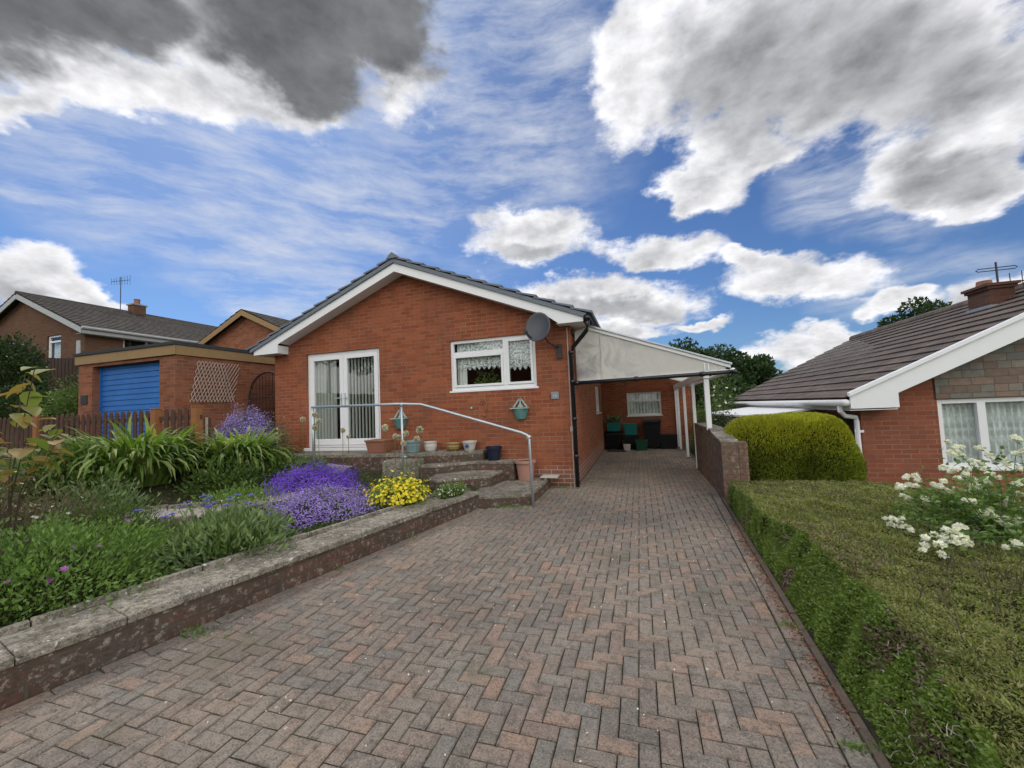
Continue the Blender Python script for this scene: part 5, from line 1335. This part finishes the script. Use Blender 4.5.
i_ = rng.integers(0, len(LP), 160); V_, F_ = leaves(LP[i_]+[0, 0, .03], unit(rng.normal(0, 1, (160, 3))), .035, .02); npmesh('dark_red_leaves', V_, F_, L_darkred, rs)
vf = []
for b in blooms:
    for q in range(random.choice((3, 3, 4, 5))):
        c = np.array(b)+rng.normal(0, .036, 3)*(1 if q else 0)
        k_ = 30; d = rng.normal(0, 1, (k_, 3)); d[:, 2] = np.abs(d[:, 2])*.9-.25; d[:, 1] -= .25; d = unit(d); rb_ = random.uniform(.019, .030)
        tang = unit(np.cross(d, rng.normal(0, 1, (k_, 3)))+d*.55)
        vf.append(leaves(c+d*rb_*.7-tang*rb_*.45, tang, rb_*1.15, rb_*1.05, -.18, up=d))
V_, F_ = merge(*vf); npmesh('blooms', V_, F_, P_white, rs)

# pebbles, petals and debris on the drive
n = 260; xx = rng.uniform(-3.0, .9, n); yy = rng.uniform(1.0, 6.5, n); k = (xx > wall_x(yy)+.1) & (xx < drive_r(yy)-.05); xx, yy = xx[k], yy[k]
V_, F_ = leaves(np.stack([xx, yy, np.full(len(xx), .008)], 1), unit(np.stack([rng.normal(size=len(xx)), rng.normal(size=len(xx)), rng.uniform(0, .3, len(xx))], 1)), rng.uniform(.006, .016, len(xx)), rng.uniform(.005, .012, len(xx)), .1)
tag(npmesh('fallen_petals', V_, F_, P_white), 'pale fallen petals scattered over the paving', 'petals', kind='stuff')
n = 1500; yy = rng.uniform(.9, 6.3, n); k = wav(yy, 0*yy, 3.3, 8) > -.1; yy = yy[k]; xx = drive_r(yy)-np.abs(rng.normal(0, .035, len(yy)))-.005
V_, F_ = leaves(np.stack([xx, yy, rng.uniform(.004, .02, len(xx))], 1), unit(rng.normal(0, 1, (len(xx), 3))*[1, 1, .35]), rng.uniform(.012, .028, len(xx)), .008, .1)
tag(npmesh('leaf_litter', V_, F_, P_litter), 'red brown dead leaf litter along the hedge kerb', 'leaf litter', kind='stuff')
# moss and tiny weeds in wall foot and kerb
W1 = []; 
for (cx_, cy_, r_, n) in [(-3.02, 2.05, .10, 160), (.78, 2.05, .05, 70), (.85, 3.0, .05, 60), (-1.95, 5.66, .18, 380), (-1.72, 5.80, .08, 120), (-2.62, 4.1, .06, 60), (-2.8, 3.2, .05, 50), (-1.35, 7.1, .08, 80)]:
    p = np.stack([cx_+rng.normal(0, r_, n), cy_+rng.normal(0, r_*.35, n), np.full(n, .0)], 1)
    W1.append(leaves(p, unit(rng.normal(0, .6, (n, 3))+[0, 0, .8]), rng.uniform(.015, .045, n), .009, .1))
V_, F_ = merge(*W1); tag(npmesh('paving_weeds', V_, F_, L_mint), 'small green weeds growing at the foot of the steps and walls', 'weeds', kind='stuff')

# --- border plants
def mound(name, c, rx, ry, h, nl, L_, m, label, cat, fl=None, nf=0, fr=.010, fm=None, w_=.45, up=.4, core=True, fzmin=.15, jit=.12, group=None, stem=0):
    t = thing(name, c, label, cat, group)
    if core: ground_core('inner_mass', c, rx, ry, h, M_core, t)
    P, N_ = dome_pts(c, rx, ry, h, nl, 0, jit, lumps=random.uniform(0, 6))
    D = unit(N_+rng.normal(0, .55, N_.shape)+[0, 0, up]); l = rng.uniform(.7, 1.2, nl)*L_
    V, F_ = leaves(P-D*l[:, None]*.4, D, l, l*w_, .12); npmesh('leaves', V, F_, m, t)
    if nf:
        P, N_ = dome_pts(c, rx*1.02, ry*1.02, h*1.05, nf, fzmin, jit*1.1, lumps=random.uniform(0, 6))
        V, F_ = stars(P+[0, 0, stem], unit(N_+rng.normal(0, .35, N_.shape)+[0, 0, .3]), fr); npmesh('flowers', V, F_, fm, t)
    return t
g_ = lambda x, y: hz(x, y)
mound('catmint_clump', (-4.25, 1.75, g_(-4.25, 1.75)), .62, .66, .40, 12000, .045, L_mint, 'large leafy green mound with a few mauve flowers at the lower left, nearest the camera', 'plant', nf=34, fr=.026, fm=P_pink, fzmin=.5, w_=.38, jit=.14)
mound('green_perennial', (-4.9, 1.15, g_(-4.9, 1.15)), .6, .5, .40, 5000, .045, L_mint, 'low green perennial cut by the left edge, left of the largest leafy mound', 'plant', nf=14, fr=.02, fm=P_pink, fzmin=.5)
mound('lilac_bellflower', (-3.80, 4.02, g_(-3.8, 4.02)), .50, .55, .26, 1500, .03, L_grey, 'pale lilac bellflower mound spilling towards the garden wall', 'flowering plant', nf=7500, fr=.011, fm=P_lilac, fzmin=.0, jit=.16, stem=.01)
mound('violet_bellflower', (-4.75, 4.95, g_(-4.75, 4.95)), .56, .50, .27, 1500, .03, L_mint, 'vivid violet bellflower mound below the patio door platform', 'flowering plant', nf=9000, fr=.012, fm=P_purple, fzmin=.0, jit=.15, stem=.01)
mound('yellow_alyssum', (-3.12, 4.72, g_(-3.12, 4.72)), .33, .36, .27, 1800, .05, L_mint, 'bright yellow flower clump by the coping under the handrail post', 'flowering plant', nf=700, fr=.026, fm=P_yellow, fzmin=.25, w_=.2, jit=.2)
mound('mauve_bush', (-7.40, 6.0, .78), .50, .42, .66, 2200, .04, L_grey, 'rounded mauve flowering bush in front of the arched gate', 'flowering bush', nf=11000, fr=.016, fm=P_mauve, fzmin=.0, jit=.12, stem=.01)
mound('flowering_shrub', (-6.95, 6.25, .65), .26, .26, .55, 2200, .045, L_brown, 'small shrub with a few blush flowers beside the patio door', 'shrub', nf=14, fr=.035, fm=P_cream, fzmin=.75, core=False, jit=.25)
mound('silver_foliage', (-5.6, 5.6, g_(-5.6, 5.6)), .45, .3, .22, 1500, .05, L_grey, 'grey green filler foliage between the shrub and the violet mound', 'plant')
mound('white_alyssum', (-2.62, 5.25, .26), .18, .30, .13, 900, .035, L_mint, 'low green plant with tiny white flowers at the end of the coping', 'plant', nf=90, fr=.012, fm=P_white, w_=.3)
mound('trailing_green', (-3.45, 4.95, g_(-3.4, 4.95)), .20, .26, .20, 900, .035, L_grey, 'dull green cushion between the lilac and yellow flowers', 'plant')
mound('brown_seedhead_plant', (-5.55, 2.35, g_(-5.5, 2.35)), .55, .42, .34, 2600, .06, L_brown, 'brownish straggly plant with seed heads behind the leafy green mound', 'plant', nf=60, fr=.02, fm=P_cream, w_=.25, core=False, jit=.3)
mound('grey_leaved_plant', (-5.9, 3.0, g_(-5.9, 3.0)), .38, .3, .26, 1600, .07, L_grey, 'grey leaved plant at the foot of the left strappy clump', 'plant', w_=.3, core=False, jit=.3)
mound('low_creeper', (-4.15, 2.75, g_(-4.1, 2.75)), .45, .35, .10, 2200, .03, L_mint, 'flat green creeper between the leafy mound and the cornflowers', 'plant', jit=.3)
mound('moss_cushion', (-4.55, 3.75, g_(-4.5, 3.75)), .35, .3, .09, 1500, .02, L_mid, 'yellow green moss cushion beside the gravel path', 'plant', jit=.25)

def strap_clump(name, c, n, L0, L1, w_, label, m=L_strap, spread=.25, lean=(.05, .9), droop=(.6, 2.2), group=None):
    t = thing(name, c, label, 'plant', group)
    a = rng.uniform(0, 2*np.pi, n); r_ = spread*np.sqrt(rng.random(n)); P = np.stack([c[0]+r_*np.cos(a), c[1]+r_*np.sin(a), np.full(n, c[2]-.02)], 1)
    V, F_ = straps(P, a+rng.normal(0, .5, n), rng.uniform(L0, L1, n), rng.uniform(.7, 1.2, n)*w_, rng.uniform(*lean, n), rng.uniform(*droop, n)+.25*rng.normal(size=n), 7)
    npmesh('strap_leaves', V, F_, m, t, smooth=True); return t
strap_clump('strap_leaved_clump', (-6.75, 3.80, g_(-6.7, 3.8)), 800, .55, 1.15, .060, 'large clump of arching strap leaves in front of the picket fence, left of the pair', group='strappy clumps before the fence', spread=.42, lean=(.0, .75), droop=(1.2, 3.6))
strap_clump('strap_leaved_clump', (-6.35, 4.95, g_(-6.3, 4.95)), 720, .5, 1.0, .056, 'clump of arching strap leaves in front of the mauve bush, right of the pair', group='strappy clumps before the fence', spread=.38, lean=(.0, .75), droop=(1.2, 3.6))
strap_clump('grassy_tuft', (-6.9, 2.95, g_(-6.9, 2.95)), 500, .4, .75, .008, 'fine arching grass tuft left of the strappy clumps', L_grey, .2, (.1, .9), (.5, 1.8))
strap_clump('cornflower_leaves', (-3.75, 2.85, g_(-3.75, 2.85)), 260, .18, .34, .032, 'light green clump of blue cornflowers behind the coping', L_mint, .30, (.1, 1.0), (.2, 1.6))
cf = bpy.data.objects['cornflower_leaves']; cf.name = 'cornflower_clump'
vf = []; mb = MB()
for i in range(22):
    x, y = -3.95+random.gauss(0, .17), 2.95+random.gauss(0, .2); z = hz(x, y); zt2 = z+random.uniform(.34, .46)
    mb.tube([(x*.6-3.75*.4, y*.6+2.85*.4, z), (x, y, zt2)], .003, 4, cap=False)
    k = 16; a = np.arange(k)*2*np.pi/k; d = unit(np.stack([np.cos(a), np.sin(a), rng.uniform(.1, .6, k)], 1)); vf.append(leaves(np.repeat([[x, y, zt2]], k, 0), d, rng.uniform(.028, .046, k), .018, .05, up=np.array([[0, 0, 1.]])))
V_, F_ = merge(*vf); npmesh('flowers', V_, F_, P_blue, cf); mb.build('stems', M_stem, cf)
P_, D_ = dome_pts((-3.75, 2.85, g_(-3.75, 2.85)), .42, .40, .26, 2600, 0, .2); V_, F_ = leaves(P_, unit(D_+rng.normal(0, .6, D_.shape)+[0, 0, .5]), .085, .022, .1); npmesh('foliage', V_, F_, L_grey, cf)
# alliums
def alliums(c, heads, label, grp=None):
    t = thing('allium', c, label, 'allium', 'pale allium heads on tall stems'); mb = MB(); vf = []
    for hx, hy, hz_, r_ in heads:
        mb.tube([(hx+.02, hy, c[2]), (hx-.005, hy, (c[2]+hz_)/2), (hx, hy, hz_)], .004, 5, cap=False)
        k = 260; d = unit(rng.normal(0, 1, (k, 3))); vf.append(leaves(np.array([[hx, hy, hz_]])+d*r_*.6, unit(d+rng.normal(0, .9, (k, 3))), r_*.6, r_*.45, .2))
    mb.build('stems', M_stem, t); V, F_ = merge(*vf); npmesh('heads', V, F_, P_cream, t)
alliums((-5.2, 5.3, .45), [(-5.06, 5.3, 1.47, .042), (-5.20, 5.2, 1.40, .042), (-4.93, 5.25, 1.37, .04), (-4.96, 5.2, 1.26, .045), (-5.1, 5.35, 1.30, .035), (-4.55, 5.35, 1.20, .04), (-4.4, 5.3, 1.10, .035)], 'cluster of pale round allium heads in front of the patio door')
alliums((-3.4, 5.3, .35), [(-3.62, 5.15, 1.23, .05), (-3.30, 5.2, 1.13, .045), (-3.10, 5.25, 1.18, .055), (-3.12, 5.2, 1.05, .045), (-3.28, 5.1, 1.00, .04), (-3.48, 5.3, 1.07, .04), (-3.45, 5.15, 1.10, .038)], 'cluster of pale round allium heads in front of the glazed pots')
# large leaved plant at the left edge
bl = thing('large_leaved_shrub', (-4.9, 1.95, g_(-4.9, 1.95)), 'tall shrub with big yellow green and orange tinged leaves at the left edge', 'shrub')
mb = MB(); LP = []; LD = []; LS = []
z0_ = g_(-5.1, 2.0)
for i in range(14):
    a = random.uniform(0, 6.28); e = Vector((-4.92+.42*math.cos(a), 1.85+.30*math.sin(a), random.choice((1.2, 1.35, 1.45, 1.55, 1.9, 1.95))+random.uniform(-.06, .06))); m1 = Vector((-5.0+.15*math.cos(a), 1.9+.1*math.sin(a), (z0_+e.z)/2))
    mb.tube([(-5.0, 1.95, z0_), m1, e], .006, 6, r1=.003)
    for k in range(8):
        t_ = 1-.075*k; p = m1.lerp(e, t_); LP.append(tuple(p)); LD.append((random.gauss(0, 1), random.gauss(0, 1), random.uniform(-.9, .5))); LS.append(random.uniform(.09, .19))
mb.build('stems', M_bark, bl)
LP, LD, LS = np.array(LP), unit(np.array(LD)), np.array(LS)
def bigleaf(P, D, L, m_name, parent):
    """ovate cupped leaf with a midrib fold"""
    vf = []
    prof = [(0, .0), (.12, .22), (.35, .36), (.6, .33), (.85, .16), (1, 0)]
    for p, d, l in zip(P, D, L):
        s_ = unit(np.cross(d, [0, 0, 1.])[None])[0]; nn_ = np.cross(s_, d); vs = []
        for (u, w2) in prof:
            dr = -.25*u*u*l
            for q in (-1, 0, 1): vs.append(p+d*u*l+s_*q*w2*l+nn_*(abs(q)*w2*.28*l+dr)+np.array([0, 0, 0.]))
        vs = np.array(vs); fs = []
        for i in range(len(prof)-1):
            for q in range(2): fs.append((i*3+q, i*3+q+1, i*3+q+4, i*3+q+3))
        vf.append((vs, np.array(fs)))
    V, F_ = merge(*vf); return npmesh('leaves', V, F_, m_name, parent, smooth=True)
bigleaf(LP, LD, LS, L_big, bl)
# second lower foliage at the left edge
mound('pink_sedum', (-5.9, 2.1, g_(-5.9, 2.1)), .35, .35, .50, 900, .07, L_brown, 'pinkish sprawling plant below the large leaved shrub at the left edge', 'plant', nf=60, fr=.02, fm=P_cream, core=False, jit=.25)
mound('dark_shrub', (-13.6, 6.6, hz(-13.6, 6.6)), .9, .7, 1.15, 4200, .09, L_mid, 'bushy green shrub beside the left pier of the garage', 'shrub')
mound('dark_conifer', (-17.6, 6.5, hz(-17.6, 6.5)), 1.25, .9, 1.75, 9000, .12, L_dark, 'tall dark evergreen bush behind the large leaved shrub', 'bush', jit=.10)
mound('low_dark_bush', (-15.3, 6.1, hz(-15.3, 6.1)), .9, .5, .75, 3500, .09, L_dark, 'dark low bush between the tall evergreen and the garage', 'bush')

# gravel path and its edging
pth = [(-6.9, 2.6), (-5.7, 2.95), (-5.0, 3.45), (-4.75, 4.2), (-5.2, 5.6), (-5.5, 6.4)]
def ribbon(pts, w_, dz, name, m, kind):
    vs = []; P = [Vector((*p, 0)) for p in pts]; dense = []
    for a, b in zip(P, P[1:]):
        for k in range(8): dense.append(a.lerp(b, k/8))
    dense.append(P[-1])
    for i, p in enumerate(dense):
        d = (dense[min(i+1, len(dense)-1)]-dense[max(i-1, 0)]).normalized(); s_ = Vector((-d.y, d.x, 0))
        for k in range(5):
            q = p+s_*w_*(k/4-.5)*(1+.1*math.sin(i*1.3)); vs.append((q.x, q.y, hz(q.x, q.y)+dz))
    n_ = len(dense); fs = [(i*5+j, (i+1)*5+j, (i+1)*5+j+1, i*5+j+1) for i in range(n_-1) for j in range(4)]
    o = MB().add(vs, [f[::-1] for f in fs]).build(name, m, smooth=True); return tag(o, kind=kind)
ribbon(pth, .42, .035, 'gravel_path', M_gravel, 'structure')
ed = thing('path_edging', (-5, 3.2, .4), 'row of weathered edging stones along the gravel path', 'edging'); mb = MB()
for (a, b) in zip(pth[:-2], pth[1:-1]):
    a, b = Vector((*a, 0)), Vector((*b, 0)); d = (b-a).normalized(); s_ = Vector((d.y, -d.x, 0)); L_ = (b-a).length; t_ = 0
    while t_ < L_-.1:
        for sg in (1, -1):
            p = a+d*(t_+.11)+s_*(.25*sg); z = hz(p.x, p.y); MB().box(p.x-.11, p.y-.035, z-.05, p.x+.11, p.y+.035, z+.065+random.gauss(0, .008), rz=math.atan2(d.y, d.x)+random.gauss(0, .05)).build('edging_stone', M_conc, ed, bevel=.01)
        t_ += .235
mound('mixed_border_plant', (-5.1, 4.0, g_(-5.1, 4.0)), .35, .4, .16, 1400, .05, L_mint, 'light green low plant between the gravel path and the violet flowers', 'plant', core=False, jit=.3, nf=20, fr=.012, fm=P_white)
mound('leafy_filler', (-5.75, 4.35, g_(-5.75, 4.35)), .4, .4, .28, 2200, .06, L_mid, 'mid green leafy filler between the two strap leaved clumps and the path', 'plant', core=False, jit=.25)
mound('fine_leaved_mound', (-4.95, 2.55, g_(-4.95, 2.55)), .4, .35, .26, 2600, .05, L_mid, 'fine leaved light green mound left of the cornflowers', 'plant', core=False, jit=.25, w_=.3)
mound('shaded_undergrowth', (-5.9, 5.2, g_(-5.9, 5.2)), .35, .35, .25, 1600, .06, L_mint, 'leafy undergrowth right of the second strap leaved clump', 'plant', core=False, jit=.25)
mound('edge_greenery', (-6.9, 3.1, g_(-6.9, 3.1)), .7, .4, .45, 4200, .07, L_mid, 'bushy greenery under the picket fence at the left', 'shrub', jit=.2)
# low ground cover through the bed
n = 30000; yy = rng.uniform(.6, 6.3, n); xx = wall_x(yy)-.62-rng.random(n)**1.3*5.5
k = (wav(xx, yy, 2.4, 12)+rng.normal(0, .35, n)) > -.75; xx, yy = xx[k], yy[k]; k = ~((np.abs(yy-np.interp(-xx, [4.75, 5.0, 5.7, 6.9], [4.2, 3.45, 2.95, 2.6])) < .25) & (xx < -4.6)); xx, yy = xx[k], yy[k]
zz = h_raw(xx, yy); P_ = np.stack([xx, yy, zz], 1); V_, F_ = leaves(P_, unit(rng.normal(0, .6, P_.shape)+[0, 0, .7]), rng.uniform(.025, .07, len(xx)), rng.uniform(.008, .022, len(xx)), .1)
tag(npmesh('ground_cover', V_, F_, L_mid), 'low green ground cover through the flower bed', 'ground cover', kind='stuff')

# --- trees
def tree(name, x, y, h_, r_, m, label, nb=14, nl=9000, leaf=.22, trunk=.25, z0=None, cz0=.35, group=None, sq=1.0):
    z0 = hz(x, y)-.1 if z0 is None else z0
    t = thing(name, (x, y, z0), label, 'tree', group); mb = MB()
    mb.tube([(x, y, z0), (x+.1, y, z0+h_*.3), (x-.05, y+.1, z0+h_*.62), (x, y, z0+h_*.85)], trunk, 8, r1=trunk*.3)
    tr_ = mb.build('trunk', M_bark, t, smooth=True); mb = MB(); Ps, Ds = [], []
    for i in range(nb):
        a = 2.4*i+random.uniform(-.3, .3); u = (i+.5)/nb; zc = z0+h_*(cz0+(.95-cz0)*u); rr = r_*math.sqrt(max(.08, 1-((u-.35)/.72)**2))*random.uniform(.55, .8)
        c = np.array([x+rr*math.cos(a), y+rr*math.sin(a), zc]); cr_ = r_*random.uniform(.30, .46)
        mb.tube([(x, y, z0+h_*(cz0-.1+.5*u)), ((x+c[0])/2, (y+c[1])/2, (zc+z0+h_*(cz0+.4*u))/2), tuple(c)], trunk*.35, 5, cap=False, r1=trunk*.08)
        k = nl//nb; v = unit(rng.normal(size=(k, 3))); q = rng.random(k)**.4; P = c+v*q[:, None]*cr_*np.array([1, 1, .75*sq]); Ps.append(P); Ds.append(unit(v+rng.normal(0, .6, v.shape)))
    mb.build('branches', M_bark, t)
    P, D = np.concatenate(Ps), np.concatenate(Ds); l = rng.uniform(.7, 1.3, len(P))*leaf; V, F_ = leaves(P, D, l, l*.6, .15); npmesh('crown', V, F_, m, t); return t
G1 = 'dark trees behind the carport'
tree('broadleaf_tree', 4.3, 40, 7.8, 3.0, L_dark, 'dark rounded tree rising just right of the carport roof, tallest of the far group', 16, 9000, .30, group=G1)
tree('broadleaf_tree', 7.2, 42, 7.4, 3.0, L_dark, 'dark tree in the middle of the far group behind the carport', 16, 9000, .30, group=G1)
tree('broadleaf_tree', 9.9, 41, 6.4, 2.6, L_dark, 'dark tree at the right end of the far group, nearest the neighbouring roof', 14, 8000, .30, group=G1)
tree('broadleaf_tree', 1.7, 36, 5.0, 2.6, L_dark, 'dark tree seen between the carport posts', 14, 7000, .30, group=G1)
tree('broadleaf_tree', 6.0, 36, 4.2, 2.8, L_dark, 'low dark tree in front of the far group, above the white flowered shrub', 14, 8000, .28, group=G1)
tree('broadleaf_tree', 33.5, 60, 14.6, 3.8, L_dark, 'dark tree top showing above the ridge of the right hand roof', 18, 7000, .4)
tree('broadleaf_tree', 30.2, 60, 13.0, 2.8, L_dark, 'smaller dark tree top left of the one above the right hand ridge', 12, 3500, .4)
mound('white_flowered_shrub', (2.7, 15.5, hz(2.7, 15.5)), .55, .55, 1.75, 3800, .08, L_mid, 'light green shrub with white flowers right of the first carport post', 'shrub', nf=90, fr=.06, fm=P_white, core=False, jit=.2)
mound('garden_hedge', (2.0, 19.5, hz(2, 19.5)), 2.2, .8, 1.25, 6500, .09, L_mid, 'mid green garden hedge seen between the carport posts', 'hedge', jit=.08)
mound('yellow_green_bush', (1.9, 12.6, hz(1.9, 12.6)), .55, .7, 1.1, 3600, .06, L_mid, 'dark green bush behind the brick wall beside the carport posts', 'bush')
mound('boundary_shrub', (1.75, 9.9, -.05), .35, 1.2, .95, 4500, .06, L_dark, 'dark clipped shrub running along the outside of the carport posts', 'shrub')
mound('far_hedge', (5.5, 26, hz(5, 26)), 4.5, 1, 1.5, 6000, .14, L_mid, 'long mid green hedge across the back of the neighbouring garden', 'hedge', jit=.08)

# ------------------------------------------------------------------ the other side of the road, mirrored in the windows
ob = thing('opposite_bungalow', (-15, -19, 0), 'red brick bungalow across the road, mirrored in the front window glass', 'bungalow')
wall_open(MB(), -24, -6, -.5, lambda x: 7.6-.42*abs(x+15), -24, -19, [], extra=(-15,)).build('wall', M_brick_far, ob)
MB().prism([(-24.6, 3.75), (-15, 7.9), (-5.4, 3.75), (-5.4, 3.6), (-15, 7.75), (-24.6, 3.6)], -24.5, -18.6, 'y').build('roof', M_tile_dark, ob)
for x in (-21, -11): MB().box(x, -19, .9, x+2.4, -18.95, 2.3).build('window', M_white, ob)
tree('roadside_tree', 2, -20, 9, 4.2, L_dark, 'dark tree behind the viewer, east of the mirrored bungalow', 12, 4000, .4)
tree('roadside_tree', -31, -20, 10, 5.5, L_dark, 'dark tree behind the viewer, west of the mirrored bungalow', 14, 6000, .5)
mound('roadside_hedge', (-12, -15, 0), 26, 1, 1.8, 7000, .2, L_mid, 'long hedge across the road behind the viewer', 'hedge', jit=.05)
